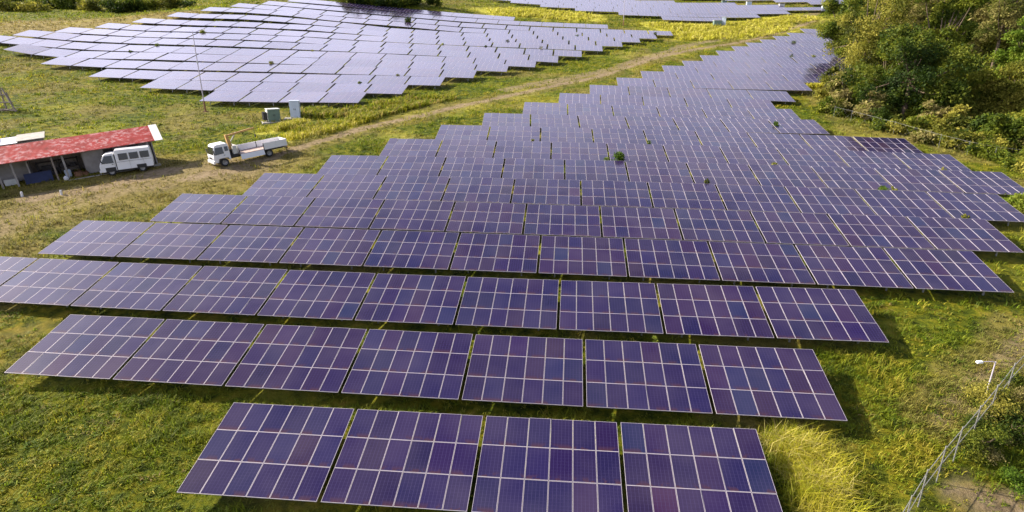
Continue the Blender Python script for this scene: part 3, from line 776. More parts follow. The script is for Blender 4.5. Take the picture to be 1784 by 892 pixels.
# ------------------------------------------------------------------ trees and bushes
def leaf_cloud(lobes, n_clumps, per, size, cols, gap=0.38, spread=0.32, seed=0, flat=0.8):
    """leaf quads in clumps over the surface and the inside of several lobes; returns verts, faces, colours"""
    g = np.random.default_rng(seed)
    lob = np.array(lobes, float)                       # x y z radius
    p = lob[:, 3] ** 2; p = p / p.sum()
    li = g.choice(len(lob), n_clumps, p=p)
    d = g.normal(0, 1, (n_clumps, 3)); d /= np.linalg.norm(d, axis=1)[:, None]
    r = lob[li, 3] * (0.55 + 0.5 * g.random(n_clumps) ** 0.6)
    c = lob[li, :3] + d * r[:, None] * np.array([1, 1, flat])
    inside = np.zeros(n_clumps, bool)
    for q in lob: inside |= np.linalg.norm((c - q[:3]) / np.array([1, 1, flat]), axis=1) < q[3] * 0.5
    nz = np.sin(c[:, 0] * 1.7 + seed) * np.sin(c[:, 1] * 1.9 + 1.3 * seed) * np.sin(c[:, 2] * 2.3 + 0.7)
    keep = ~inside & (nz + g.normal(0, 0.25, n_clumps) > -gap) & (c[:, 2] > 0.05)
    c, d = c[keep], d[keep]
    n = len(c)
    cc = np.repeat(c, per, 0) + g.normal(0, spread, (n * per, 3)) * np.array([1, 1, 0.7])
    nn = np.repeat(d, per, 0) * 0.5 + g.normal(0, 0.7, (n * per, 3)) + np.array([0, 0, 0.35]); nn /= np.linalg.norm(nn, axis=1)[:, None]
    t = np.cross(nn, g.normal(0, 1, (n * per, 3))); t /= np.linalg.norm(t, axis=1)[:, None]; b = np.cross(nn, t)
    s = (size * g.uniform(0.6, 1.4, n * per))[:, None]
    V = np.stack([cc - t * s, cc - b * s * 0.45, cc + t * s, cc + b * s * 0.45], 1).reshape(-1, 3)
    F = np.arange(n * per * 4).reshape(-1, 4)
    pal = np.array(cols)
    k = np.clip((vnoise(c[:, 0] + 40, c[:, 1] + c[:, 2] + 40, 2.2, seed + 5) + g.normal(0, 0.15, n)) * len(pal), 0, len(pal) - 1).astype(int)
    C = np.repeat(pal[k], per, 0) * g.uniform(0.75, 1.25, (n * per, 1))
    return V, F, C

def crown_lobes(w, h, n, seed, base=0.3):
    """lobes of an uneven crown: w wide, from base*h to h"""
    g = np.random.default_rng(seed); L = []
    for i in range(n):
        f = (i + 0.5) / n
        z = h * (base + (1 - base) * f)
        reach = w / 2 * (0.55 + 0.45 * math.sin(math.pi * min(0.95, 0.25 + 0.6 * f))) * g.uniform(0.2, 0.95)
        a = g.uniform(0, 2 * math.pi) + i * 2.4
        rad = w * g.uniform(0.07, 0.20) * (1.15 - 0.4 * f)
        L.append((reach * math.cos(a), reach * math.sin(a), min(z * g.uniform(0.82, 1.12), h - rad * 0.5), rad))
    L.append((0, 0, h * (base + 0.35 * (1 - base)), w * 0.26))
    return L

def trunk_mb(h, w, lobes, seed):
    g = random.Random(seed); b = MB()
    r0 = 0.05 * w * 0.5 + 0.08
    top = Vector((g.uniform(-.3, .3), g.uniform(-.3, .3), h * 0.62))
    mid = Vector((g.uniform(-.2, .2), g.uniform(-.2, .2), h * 0.3))
    b.tube([(0, 0, -0.4), (0, 0, 0.2), mid, top], [r0 * 1.4, r0, r0 * 0.75, r0 * 0.3], 8)
    for q in lobes:
        s = mid.lerp(top, g.uniform(0, 0.8)); e = Vector(q[:3])
        m_ = s.lerp(e, 0.5) + Vector((0, 0, -0.1 * (e - s).length))
        b.tube([s, m_, e], [r0 * 0.4, r0 * 0.25, r0 * 0.08], 6)
    return b

P_DARK = [(0.018, 0.040, 0.005), (0.038, 0.070, 0.007), (0.080, 0.115, 0.010), (0.16, 0.185, 0.018)]  # in these palettes the brightest tones put lit highlights into the leaf colour
P_MID = [(0.040, 0.070, 0.007), (0.085, 0.125, 0.010), (0.16, 0.195, 0.015), (0.26, 0.270, 0.030)]
P_OLIVE = [(0.055, 0.070, 0.008), (0.115, 0.130, 0.014), (0.21, 0.21, 0.026), (0.34, 0.31, 0.05)]
P_DRY = [(0.13, 0.12, 0.03), (0.24, 0.21, 0.065), (0.35, 0.30, 0.11), (0.2, 0.205, 0.04)]
P_BRIGHT = [(0.065, 0.125, 0.010), (0.11, 0.185, 0.014), (0.17, 0.24, 0.02), (0.24, 0.285, 0.035)]
def tree(u, v, w, h, pal, n, label, seed, name='tree', cat='tree', per=8, size=0.24, base=0.28, lobes=9, gap=0.38, group='trees along the right-hand edge', dy=0):
    p = GP(u, v); p[1] += dy; p[2] = gz(p[0], p[1])
    L = crown_lobes(w, h, lobes, seed, base)
    t = empty(name, Matrix.Translation(Vector(p)), label, cat, group)
    trunk_mb(h, w, L, seed).build('trunk' if h > 3 else 'stem', M['bark'], t, True)
    V, F, C = leaf_cloud(L, int(n * 0.62), per + 6, size, pal, gap, 0.024 * w + 0.10, seed)
    o = bpy.data.objects.new('crown' if h > 3 else 'foliage', raw_mesh('crown', V, F, C, M['leaf'])); COL.objects.link(o); o.parent = t
    return t
tree(1572, 206, 13.0, 12.5, P_DARK, 5200, 'big dark green round tree at the foot of the wooded slope', 101, base=0.06, lobes=30, size=0.2)
tree(1498, 152, 13.5, 16.5, P_OLIVE, 4200, 'tall loose olive tree overhanging the right end of the far rows', 102, base=0.18, lobes=28, gap=0.25, size=0.18)
tree(1618, 168, 12.0, 16.5, P_MID, 4400, 'broad green tree behind and right of the big dark tree', 103, base=0.15, lobes=26, size=0.2)
tree(1462, 112, 9.5, 12.5, P_MID, 2600, 'slender green tree leaning over the farthest main rows', 104, base=0.2, lobes=20, gap=0.25, size=0.2)
tree(1600, 112, 13.0, 19.0, P_DRY, 3400, 'straw coloured dry tree above the green crowns', 105, base=0.25, lobes=24, gap=0.22, size=0.2)
tree(1540, 96, 13.0, 19.0, P_OLIVE, 3200, 'olive tree at the top edge, left of the straw coloured tree', 106, base=0.15, lobes=24, size=0.24)
tree(1722, 140, 8.5, 20.0, [(0.2, 0.185, 0.05), (0.26, 0.235, 0.07), (0.15, 0.16, 0.03), (0.1, 0.13, 0.02)], 2400, 'tall pale yellowish tree with bare trunk near the right edge', 107, base=0.36, lobes=20, gap=0.2, size=0.18)
tree(1775, 160, 8.5, 12.0, P_BRIGHT, 3600, 'bright fresh green tree at the right edge', 108, base=0.2, lobes=22, size=0.18)
tree(1690, 92, 13.0, 20.0, P_DARK, 3600, 'dark tree behind the clearing at the top right', 109, base=0.08, lobes=24, size=0.24)
tree(1672, 196, 8.0, 7.5, P_MID, 3000, 'leafy green bushy tree right of the big dark tree', 110, base=0.08, lobes=20, size=0.17)
tree(1745, 215, 9.0, 8.5, P_OLIVE, 3600, 'yellow green vine covered tree below the bright green tree', 111, base=0.05, lobes=22, size=0.17)
tree(1535, 185, 7.0, 8.0, P_MID, 2200, 'mid green bushy tree on the left flank of the big dark tree', 124, base=0.08, lobes=18, size=0.17)
tree(1668, 240, 5.0, 3.6, P_OLIVE, 900, 'rounded yellow green bush on the slope above the upper fence', 112, 'bush', 'bush', base=0.05, lobes=8, group='bushes on the right-hand slope')
tree(1725, 258, 5.5, 4.0, P_MID, 1100, 'green bush behind the upper fence near the right edge', 113, 'bush', 'bush', base=0.05, lobes=8, group='bushes on the right-hand slope')
tree(1785, 262, 6.0, 5.0, P_MID, 1100, 'dark green bush cut by the right edge above the fence', 114, 'bush', 'bush', base=0.05, lobes=8, group='bushes on the right-hand slope')
tree(1462, 188, 4.6, 5.2, P_DRY, 800, 'brown dry bush at the left foot of the wood', 115, 'bush', 'bush', base=0.05, lobes=8, gap=0.25, group='bushes on the right-hand slope')
tree(1448, 168, 3.6, 4.2, P_OLIVE, 600, 'pale olive shrub beside the ends of the far rows', 116, 'bush', 'bush', base=0.08, lobes=7, gap=0.25, group='bushes on the right-hand slope')
tree(1508, 208, 4.2, 3.6, P_DRY, 700, 'brownish shrub in front of the big dark tree', 117, 'bush', 'bush', base=0.05, lobes=7, group='bushes on the right-hand slope')
tree(1624, 222, 4.0, 3.2, P_DRY, 700, 'dry tangled shrub right of the big dark tree', 118, 'bush', 'bush', base=0.05, lobes=7, group='bushes on the right-hand slope')
tree(1772, 362, 3.0, 1.5, P_BRIGHT, 700, 'bright green low bush at the right ends of the fifth and sixth rows', 119, 'bush', 'bush', base=0.05, lobes=7, size=0.12, group='bushes on the right-hand slope')
tree(1700, 790, 1.7, 1.4, P_DARK, 500, 'dark green weedy bush outside the near chain-link fence', 120, 'bush', 'bush', base=0.05, lobes=7, size=0.06, group='bushes by the near fence')
tree(1768, 765, 2.0, 1.2, P_MID, 500, 'green broad bush at the right edge outside the near fence', 121, 'bush', 'bush', base=0.05, lobes=7, size=0.06, group='bushes by the near fence')
tree(1770, 850, 1.2, 0.7, P_BRIGHT, 300, 'small bright green bush on the bare earth by the fence', 122, 'bush', 'bush', base=0.05, lobes=6, size=0.06, group='bushes by the near fence')
tree(1725, 720, 2.2, 1.3, P_OLIVE, 600, 'olive bush on the bank behind the near fence', 123, 'bush', 'bush', base=0.05, lobes=7, size=0.06, group='bushes by the near fence')

def mass(name, items, label, cat, size=0.3, per=7, dens=30):
    """growth that reads as one mass: many crowns in one object"""
    Vs, Fs, Cs, k = [], [], [], 0
    for (x, y, w, h, pal, seed) in items:
        V, F, C = leaf_cloud(crown_lobes(w, h, 12, seed, 0.08), int(dens * w * h * 0.5) + 40, per, size, pal, 0.3, 0.05 * w + 0.12, seed)
        Vs.append(V + np.array([x, y, gz(x, y)])); Fs.append(F + k); Cs.append(C); k += len(V)
    o = bpy.data.objects.new(name, raw_mesh(name, np.concatenate(Vs), np.concatenate(Fs), np.concatenate(Cs), M['leaf'])); COL.objects.link(o)
    return tag(o, label, cat, kind='stuff')
items = []
g_ = random.Random(5)
for i in range(46):
    u = g_.uniform(1480, 1880); v = g_.uniform(30, 120) if u > 1560 else g_.uniform(20, 80)
    if 1620 < u < 1720 and v > 62: continue
    p = GP(u, v)
    items.append((p[0], p[1], g_.uniform(8, 12), g_.uniform(13, 20), g_.choice([P_DARK, P_MID, P_MID, P_OLIVE, P_OLIVE, P_DRY]), 300 + i))
mass('woodland', items, 'far wood climbing the slope at the top right', 'woodland', 0.42, 7, 15)
items = []
for i in range(120):
    u = g_.uniform(1425, 1860); lo = 172 + (u - 1425) * 0.30
    v = lo + g_.uniform(-32, 24)
    p = GP(u, v)
    if 1500 < u < 1640 and v < 196: continue
    items.append((p[0], p[1], g_.uniform(1.6, 3.8), g_.uniform(0.8, 2.3), g_.choice([P_OLIVE, P_MID, P_MID, P_OLIVE, P_DRY]), 400 + i))
mass('undergrowth', items, 'tangled scrub along the foot of the wooded slope', 'undergrowth', 0.17, 7, 75)
items = []
for i in range(60):
    u = g_.uniform(1690, 1850); v = 640 + g_.uniform(0, 130) + (1784 - u) * 0.6
    p = GP(u, v)
    items.append((p[0], p[1], g_.uniform(0.5, 1.3), g_.uniform(0.3, 0.75), g_.choice([P_OLIVE, P_DRY, P_MID, P_DARK]), 500 + i))
mass('undergrowth', items, 'brushy weeds on the bank outside the near chain-link fence', 'undergrowth', 0.05, 7, 500)
items = []
for i in range(95):
    u = g_.uniform(-110, 330); v = g_.uniform(-4, 24) - max(0, u - 200) * 0.06
    p = GP(u, v)
    items.append((p[0], p[1], g_.uniform(4, 9), g_.uniform(1.6, 4.5), g_.choice([P_OLIVE, P_MID, P_DARK, P_MID, P_OLIVE]), 600 + i))
for i in range(22):
    u = g_.uniform(600, 760); v = g_.uniform(2, 12)
    p = GP(u, v)
    items.append((p[0], p[1], g_.uniform(4, 9), g_.uniform(2.5, 5), g_.choice([P_DARK, P_DARK, P_MID]), 700 + i))
mass('scrub', items, 'band of scrub behind the left-hand solar field', 'scrub', 0.30, 7, 30)

# ------------------------------------------------------------------ weeds poking up between the rows
INV = [(row, i) for row in ROWS for i in range(row[6])]
used_labels = set()
def row_words(x, y):
    best = min(range(len(TABLES)), key=lambda q: (TABLES[q][0][3] + 3 - x) ** 2 + (TABLES[q][1][3] + 4.8 - y) ** 2)
    row, i = INV[best]; n = row[6]
    nth = 'leftmost' if i == 0 else ('rightmost' if i == n - 1 else ORD[i + 1])
    return '%s table of %s row, %s field' % (nth, 'front' if row[0] == 0 else ORD[row[0] + 1 if row[1] == 'm' else row[0] - 10], 'main' if row[1] == 'm' else 'left-hand')
def weed(u, v, h, w, pal, look, n=60, size=0.12):
    vis = max(0.25, (h - 1.75) * 0.75); w = w * 0.75
    p = GP(u, v, 1.5)
    # it grows in the gap behind the upper edge of the nearest table
    best = min(range(len(TABLES)), key=lambda q: (TABLES[q][0][3] + 3 - p[0]) ** 2 + (TABLES[q][1][3] + 5.4 - p[1]) ** 2)
    lc = TABLES[best].inverted() @ Vector(p)
    if -0.5 < lc.x < 6.5 and 1.5 < lc.y < 9.0:
        lc.y = 5.0 + w * 0.5
        p = np.array(TABLES[best] @ lc); p[2] = gz(p[0], p[1])
        h = (TABLES[best] @ TILTM @ Vector((3, 4.97, 0))).z - p[2] + vis
    else:
        h = 0.9 + vis
    lab = '%s by %s' % (look, row_words(p[0], p[1]))
    if lab in used_labels: return
    used_labels.add(lab)
    L = [(0, 0, h - w * 0.5, w * 0.5), (w * 0.15, w * 0.1, h - w * 1.1, w * 0.45), (-w * 0.2, 0, h * 0.5, w * 0.35), (0, 0, h * 0.25, w * 0.3)]
    t = empty('weed', Matrix.Translation(Vector(p)), lab, 'weed', 'weeds growing up between the solar rows')
    b = MB(); b.tube([(0, 0, -0.2), (0.03, 0, h * 0.5), (0, 0.03, h * 0.9)], [0.025, 0.018, 0.01], 6); b.build('stem', M['bark'], t)
    V, F, C = leaf_cloud(L, n, 6, size, pal, 0.6, w * 0.13, int(u * 7 + v))
    o = bpy.data.objects.new('foliage', raw_mesh('foliage', V, F, C, M['leaf'])); COL.objects.link(o); o.parent = t
for a in ((1077, 266, 2.9, 1.2, P_BRIGHT, 'bright green sapling', 150, 0.12), (1056, 272, 2.1, 0.8, P_BRIGHT, 'low green weed tuft', 50), (1353, 211, 2.5, 0.7, P_BRIGHT, 'pale green weed', 40),
          (928, 236, 2.1, .5, P_OLIVE, 'weed', 30), (1127, 240, 2.3, .6, P_BRIGHT, 'green weed', 35), (1225, 304, 2.2, .5, P_OLIVE, 'olive weed', 30), (1537, 325, 2.2, 0.9, P_BRIGHT, 'bright green weed tuft', 60), (1560, 328, 2.0, .8, P_OLIVE, 'yellow green weed tuft', 40),
          (1580, 329, 2.0, .8, P_OLIVE, 'yellow green weed tuft', 40), (1664, 363, 2.1, .6, P_OLIVE, 'olive weed', 30), (1670, 307, 2.1, .6, P_OLIVE, 'olive weed', 30),
          (1352, 284, 2.0, .8, P_OLIVE, 'olive weed tuft', 40), (1143, 592, 2.1, .35, P_BRIGHT, 'tiny green weed', 24, 0.06),
          (1385, 75, 2.6, 1.2, P_MID, 'weed clump', 60), (1381, 97, 2.6, 1.2, P_MID, 'weed clump', 60), (1411, 94, 2.4, 1.2, P_MID, 'green weed clump', 60),
          (714, 33, 3.6, 2.0, P_DARK, 'dark green shrub', 150, 0.2), (353, 52, 2.9, 1.5, P_MID, 'green weed clump', 100, 0.16), (283, 70, 2.3, 1.0, P_MID, 'weed clump', 60, 0.14), (229, 85, 2.3, 1.0, P_MID, 'weed clump', 60, 0.14),
          (472, 107, 2.5, 1.0, P_OLIVE, 'olive weed clump', 60, 0.14), (540, 86, 2.2, 1.1, P_OLIVE, 'olive weed clump', 60, 0.14), (770, 75, 2.6, 0.9, P_MID, 'weed clump', 60, 0.14),
          (845, 81, 2.3, 0.9, P_MID, 'weed clump', 60, 0.14), (884, 74, 2.5, 1.0, P_OLIVE, 'olive weed clump', 60, 0.14), (943, 80, 2.6, 1.1, P_OLIVE, 'olive weed clump', 60, 0.14), (696, 126, 2.2, 0.8, P_OLIVE, 'olive weed clump', 60, 0.12),
          (620, 146, 2.2, 0.7, P_MID, 'weed clump', 50, 0.12), (1005, 57, 2.4, 1.0, P_MID, 'weed clump', 60, 0.14), (1140, 55, 2.4, 1.0, P_MID, 'weed clump', 60, 0.14)):
    weed(*a)
tall_growth('weeds', [line_of([(490, 474), (660, 482), (800, 489)]), line_of([(120, 441), (330, 455)])], [0.5, 0.4], 260, 0.55, 0.03, 0.3, 8, [(0.16, 0.19, 0.02), (0.24, 0.23, 0.03), (0.2, 0.2, 0.03)], 'yellow green weeds along the gap between the third and fourth rows', 'weeds')

# ------------------------------------------------------------------ vehicles
def prism(b, prof, y0, y1, mi=0, inset=0.0):
    """profile in x, z extruded across y; inset narrows the upper points"""
    n = len(prof); zmax = max(p[1] for p in prof); zmin = min(p[1] for p in prof)
    def ins(z): return inset * max(0, (z - zmin) / (zmax - zmin) - 0.45) / 0.55
    L_ = [(x, y0 + ins(z), z) for x, z in prof]; R_ = [(x, y1 - ins(z), z) for x, z in prof]
    k = len(b.v); b.v += L_ + R_
    b.f.append(tuple(range(k, k + n))); b.m.append(mi)
    b.f.append(tuple(range(k + 2 * n - 1, k + n - 1, -1))); b.m.append(mi)
    for i in range(n):
        j = (i + 1) % n
        b.f.append((k + j, k + i, k + n + i, k + n + j)); b.m.append(mi)
def recalc(o):
    import bmesh
    bm = bmesh.new(); bm.from_mesh(o.data); bmesh.ops.recalc_face_normals(bm, faces=bm.faces); bm.to_mesh(o.data); bm.free(); return o
def wheel(parent, x, y, r, w, dual=False):
    b = MB(); s = 1 if y > 0 else -1
    prof = [(r * 0.62, -w / 2), (r * 0.93, -w / 2), (r, -w * 0.36), (r, w * 0.36), (r * 0.93, w / 2), (r * 0.62, w / 2)]
    n = 24
    def lathe(b, prof):
        k = len(b.v); m_ = len(prof)
        for i in range(n):
            a = 2 * math.pi * i / n
            b.v += [(q * math.cos(a), yy, q * math.sin(a)) for q, yy in prof]
        for i in range(n):
            for j in range(m_ - 1):
                b.f.append((k + i * m_ + j, k + i * m_ + j + 1, k + ((i + 1) % n) * m_ + j + 1, k + ((i + 1) % n) * m_ + j)); b.m.append(0)
    lathe(b, prof)
    o = bpy.data.objects.new('wheel', None); COL.objects.link(o); o.parent = parent; o.location = (x, y, r)
    recalc(b.build('tyre', M['rubber'], o))
    b = MB(); lathe(b, [(0.0, s * w * 0.22), (r * 0.2, s * w * 0.25), (r * 0.25, s * w * 0.1), (r * 0.52, s * w * 0.12), (r * 0.62, s * w * 0.5), (r * 0.63, -s * w * 0.5), (0.0, -s * w * 0.4)])
    recalc(b.build('rim', M['steel'], o))
    return o
def quad_on(b, p, off, mi=0):
    """thin raised pane: four corners pushed out by off (vector)"""
    q = [Vector(c) for c in p]; o = Vector(off)
    b.hexa([c - o * 0.5 for c in q] + [c + o for c in q], mi)

# --- white minibus
a = GP(200, 304); c = GP(246, 297.5)
X = Vector((a[0] - c[0], a[1] - c[1], a[2] - c[2])); WB = X.length
Fm = frame(Vector(c), X) @ Matrix.Translation((0, -0.82, 0))
van = empty('minibus', Fm, 'white minibus with dark side windows parked at the red roofed shed', 'minibus')
van.matrix_world = Fm @ Matrix.Translation((-0.25, 0.45, 0)) @ Matrix.Scale(1.15, 4)
wb = WB
b = MB()
prism(b, [(-0.95, 0.42), (-0.98, 1.1), (-0.93, 2.02), (-0.85, 2.14), (wb - 0.62, 2.2), (wb - 0.55, 2.1), (wb - 0.52, 0.42)], -0.9, 0.9, 0, 0.10)
o = recalc(b.build('body', M['white_body'], van, bevel=0.05))
b = MB()
prism(b, [(wb - 0.46, 0.38), (wb - 0.46, 1.92), (wb - 0.36, 1.97), (wb + 0.22, 1.93), (wb + 0.36, 1.82), (wb + 0.74, 1.12), (wb + 0.80, 0.95), (wb + 0.82, 0.42), (wb + 0.72, 0.34)], -0.84, 0.84, 0, 0.12)
recalc(b.build('cab', M['white_body'], van, bevel=0.05))
for s in (1, -1):
    for k in range(3):
        x0 = -0.78 + k * (wb + 0.12) / 3; x1 = x0 + (wb + 0.12) / 3 - 0.14
        b = MB(); quad_on(b, [(x0, s * 0.885, 1.28), (x1, s * 0.885, 1.28), (x1, s * 0.835, 1.86), (x0, s * 0.835, 1.86)], (0, s * 0.02, 0)); recalc(b.build('side_window', M['glass'], van))
    b = MB(); quad_on(b, [(wb - 0.34, s * 0.83, 1.12), (wb + 0.62, s * 0.83, 1.12), (wb + 0.28, s * 0.745, 1.78), (wb - 0.30, s * 0.745, 1.78)], (0, s * 0.02, 0)); recalc(b.build('cab_window', M['glass'], van))
    b = MB(); b.box(wb + 0.55, wb + 0.60, s * 0.86, s * 1.06, 1.25, 1.55); b.bar((wb + 0.57, s * 0.8, 1.3), (wb + 0.57, s * 0.95, 1.4), 0.03); b.build('mirror', M['black'], van)
    b = MB(); quad_on(b, [(wb + 0.82, s * 0.5, 0.72), (wb + 0.82, s * 0.76, 0.72), (wb + 0.805, s * 0.76, 0.92), (wb + 0.805, s * 0.5, 0.92)], (0.02, 0, 0)); recalc(b.build('headlight', M['light'], van))
    b = MB(); b.box(wb - 0.28, wb - 0.16, s * 0.83, s * 0.87, 0.98, 1.02); b.build('door_handle', M['black'], van)
    for x in (0, wb): wheel(van, x, s * 0.72, 0.33, 0.2)
    b = MB(); b.box(-0.38, 0.38, s * 0.86, s * 0.915, 0.40, 0.72); b.build('wheel_arch', M['black'], van)
    b = MB(); b.box(wb - 0.40, wb + 0.40, s * 0.80, s * 0.855, 0.36, 0.74); b.build('wheel_arch', M['black'], van)
b = MB(); quad_on(b, [(wb + 0.71, -0.7, 1.17), (wb + 0.71, 0.7, 1.17), (wb + 0.38, 0.64, 1.78), (wb + 0.38, -0.64, 1.78)], (0.02, 0, 0.01)); recalc(b.build('windshield', M['glass'], van))
b = MB(); b.box(wb + 0.76, wb + 0.90, -0.84, 0.84, 0.34, 0.56); b.build('bumper', M['white'], van, bevel=0.03)
b = MB(); b.box(-0.9, wb + 0.7, -0.55, 0.55, 0.26, 0.42); b.build('chassis', M['black'], van)
b = MB(); b.box(wb - 0.515, wb - 0.465, -0.8, 0.8, 0.5, 1.85); b.build('cab_gap', M['black'], van)
b = MB()
for s in (1, -1):
    for x in (-0.25, 0.85): b.box(x, x + 0.015, s * 0.895 - 0.008, s * 0.895 + 0.008, 0.5, 1.25)
    b.box(-0.9, wb - 0.6, s * 0.897 - 0.01, s * 0.897 + 0.01, 1.12, 1.15)
    b.box(wb - 0.38, wb - 0.365, s * 0.838 - 0.006, s * 0.838 + 0.006, 0.5, 1.1)
b.build('body_seams', M['steel'], van)
b = MB(); quad_on(b, [(wb + 0.825, -0.4, 0.72), (wb + 0.825, 0.4, 0.72), (wb + 0.81, 0.4, 0.88), (wb + 0.81, -0.4, 0.88)], (0.015, 0, 0)); recalc(b.build('grille', M['black'], van))

# --- white crane truck
a = GP(394, 289.5); c = GP(470.7, 272)
X = Vector((a[0] - c[0], a[1] - c[1], a[2] - c[2])); wb = X.length
Fm = frame(Vector(c), X) @ Matrix.Translation((0, -0.95, 0))
tr = empty('crane_truck', Fm, 'white flatbed truck with orange crane, one side panel dropped, on the dirt track', 'truck')
b = MB()
prism(b, [(wb - 0.75, 0.62), (wb - 0.75, 2.3), (wb - 0.62, 2.42), (wb + 0.55, 2.40), (wb + 0.74, 2.28), (wb + 0.98, 1.38), (wb + 1.02, 1.2), (wb + 1.02, 0.55), (wb + 0.62, 0.5), (wb + 0.5, 0.9), (wb - 0.48, 0.9), (wb - 0.55, 0.62)], -1.0, 1.0, 0, 0.12)
recalc(b.build('cab', M['white_body'], tr, bevel=0.06))
b = MB(); quad_on(b, [(wb + 0.985, -0.84, 1.42), (wb + 0.985, 0.84, 1.42), (wb + 0.79, 0.78, 2.16), (wb + 0.79, -0.78, 2.16)], (0.025, 0, 0.006)); recalc(b.build('windshield', M['glass'], tr))
for s in (1, -1):
    b = MB(); quad_on(b, [(wb - 0.12, s * 0.995, 1.42), (wb + 0.82, s * 0.995, 1.36), (wb + 0.66, s * 0.9, 2.12), (wb - 0.08, s * 0.9, 2.12)], (0, s * 0.02, 0)); recalc(b.build('side_window', M['glass'], tr))
    b = MB(); quad_on(b, [(wb - 0.62, s * 0.985, 1.62), (wb - 0.26, s * 0.985, 1.62), (wb - 0.26, s * 0.915, 2.1), (wb - 0.62, s * 0.915, 2.1)], (0, s * 0.02, 0)); recalc(b.build('quarter_window', M['glass'], tr))
    b = MB(); quad_on(b, [(wb + 1.025, s * 0.55, 0.82), (wb + 1.025, s * 0.9, 0.82), (wb + 1.02, s * 0.9, 1.04), (wb + 1.02, s * 0.55, 1.04)], (0.02, 0, 0)); recalc(b.build('headlight', M['light'], tr))
    b = MB(); b.box(wb + 0.9, wb + 0.97, s * 1.05, s * 1.27, 1.45, 1.9); b.bar((wb + 0.85, s * 0.96, 1.9), (wb + 0.93, s * 1.16, 1.85), 0.03); b.bar((wb + 0.85, s * 0.96, 1.5), (wb + 0.93, s * 1.16, 1.5), 0.03); b.build('mirror', M['black'], tr)
    b = MB(); b.box(wb - 0.2, wb - 0.04, s * 0.99, s * 1.025, 1.2, 1.25); b.build('door_handle', M['black'], tr)
    b = MB(); b.tube([(wb - 0.02, s * 1.0, 0.62), (wb - 0.02, s * 1.0, 0.9)], 0.03); b.build('step', M['black'], tr)
    wheel(tr, wb, s * 0.86, 0.44, 0.26)
    wheel(tr, 0, s * 0.80, 0.44, 0.42)
    b = MB(); b.box(-1.9, wb - 0.8, s * 0.32, s * 0.42, 0.62, 0.8); b.build('chassis_rail', M['black'], tr)
b = MB(); b.box(wb + 0.96, wb + 1.14, -1.0, 1.0, 0.45, 0.74); b.build('bumper', M['white'], tr, bevel=0.03)
b = MB(); quad_on(b, [(wb + 1.02, -0.42, 0.86), (wb + 1.02, 0.42, 0.86), (wb + 1.01, 0.42, 1.08), (wb + 1.01, -0.42, 1.08)], (0.02, 0, 0)); recalc(b.build('grille', M['black'], tr))
bx0, bx1, bz = -2.15, wb - 1.75, 1.02
b = MB(); b.box(bx0, bx1, -1.05, 1.05, bz - 0.12, bz); b.build('cargo_bed', M['bedfloor'], tr)
mid = bx0 + (bx1 - bx0) * 0.5
b = MB(); b.box(bx0, mid - 0.04, 1.055, 1.10, bz - 0.1, bz + 0.64); [b.box(x, x + 0.05, 1.10, 1.13, bz - 0.1, bz + 0.64) for x in (bx0 + 0.1, (bx0 + mid) / 2)]; b.build('side_panel', M['white_body'], tr)
b = MB(); b.hexa([(mid + 0.06, 1.07, bz - 0.06), (bx1, 1.07, bz - 0.06), (bx1, 1.22, bz - 0.6), (mid + 0.06, 1.22, bz - 0.6), (mid + 0.06, 1.11, bz - 0.05), (bx1, 1.11, bz - 0.05), (bx1, 1.26, bz - 0.59), (mid + 0.06, 1.26, bz - 0.59)]); o = recalc(b.build('side_panel', M['white_body'], tr)); o['label'] = 'dropped white side panel hanging down'
for q in ((bx0, mid - 0.04), (mid + 0.04, bx1)):
    b = MB(); b.box(q[0], q[1], -1.10, -1.055, bz - 0.1, bz + 0.64); b.build('side_panel', M['white_body'], tr)
b = MB(); b.box(bx0 - 0.05, bx0 - 0.005, -1.08, 1.08, bz - 0.1, bz + 0.64); b.build('tailgate', M['white_body'], tr)
for s in (1, -1):
    for x in (mid, bx1 + 0.03):
        b = MB(); b.box(x - 0.035, x + 0.035, s * 1.05 - 0.04, s * 1.05 + 0.04, bz - 0.1, bz + 0.62); b.build('stake', M['black'], tr)
b = MB(); b.box(bx1 + 0.0, bx1 + 0.05, -1.0, 1.0, bz, bz + 0.9); b.build('headboard', M['white'], tr)
b = MB(); b.box(bx0 - 0.1, bx0 - 0.02, -0.9, 0.9, 0.55, 0.68); b.build('rear_bumper', M['black'], tr)
for s in (1, -1):
    b = MB(); b.box(bx0 - 0.12, bx0 - 0.06, s * 0.62, s * 0.9, 0.7, 0.82); b.build('tail_light', M['amber'], tr)
b = MB(); b.box(0.7, 1.5, 0.45, 0.95, 0.4, 0.85); b.build('fuel_tank', M['steel'], tr)
cx = wb - 1.25
cr = bpy.data.objects.new('crane', None); COL.objects.link(cr); cr.parent = tr; cr.location = (cx, 0.1, 0.8)
b = MB(); b.box(-0.32, 0.32, -0.9, 0.8, 0, 0.3); b.box(-0.25, 0.25, -0.25, 0.25, 0.3, 0.75); b.build('base', M['black'], cr)
b = MB(); b.hexa([(-0.22, -0.2, 0.7), (0.22, -0.2, 0.7), (0.22, 0.2, 0.7), (-0.22, 0.2, 0.7), (0.10, -0.15, 2.35), (0.36, -0.15, 2.35), (0.36, 0.15, 2.35), (0.10, 0.15, 2.35)]); b.build('column', M['orange'], cr)
b = MB(); b.bar((0.3, 0, 2.22), (-2.6, -0.25, 2.48), 0.15, 0.18); b.bar((-2.2, -0.22, 2.45), (-3.0, -0.28, 2.52), 0.10, 0.12); b.build('boom', M['orange'], cr)
b = MB(); b.tube([(0.1, 0.0, 1.3), (-0.9, -0.1, 2.42)], 0.06); b.build('hydraulic_ram', M['steel'], cr)
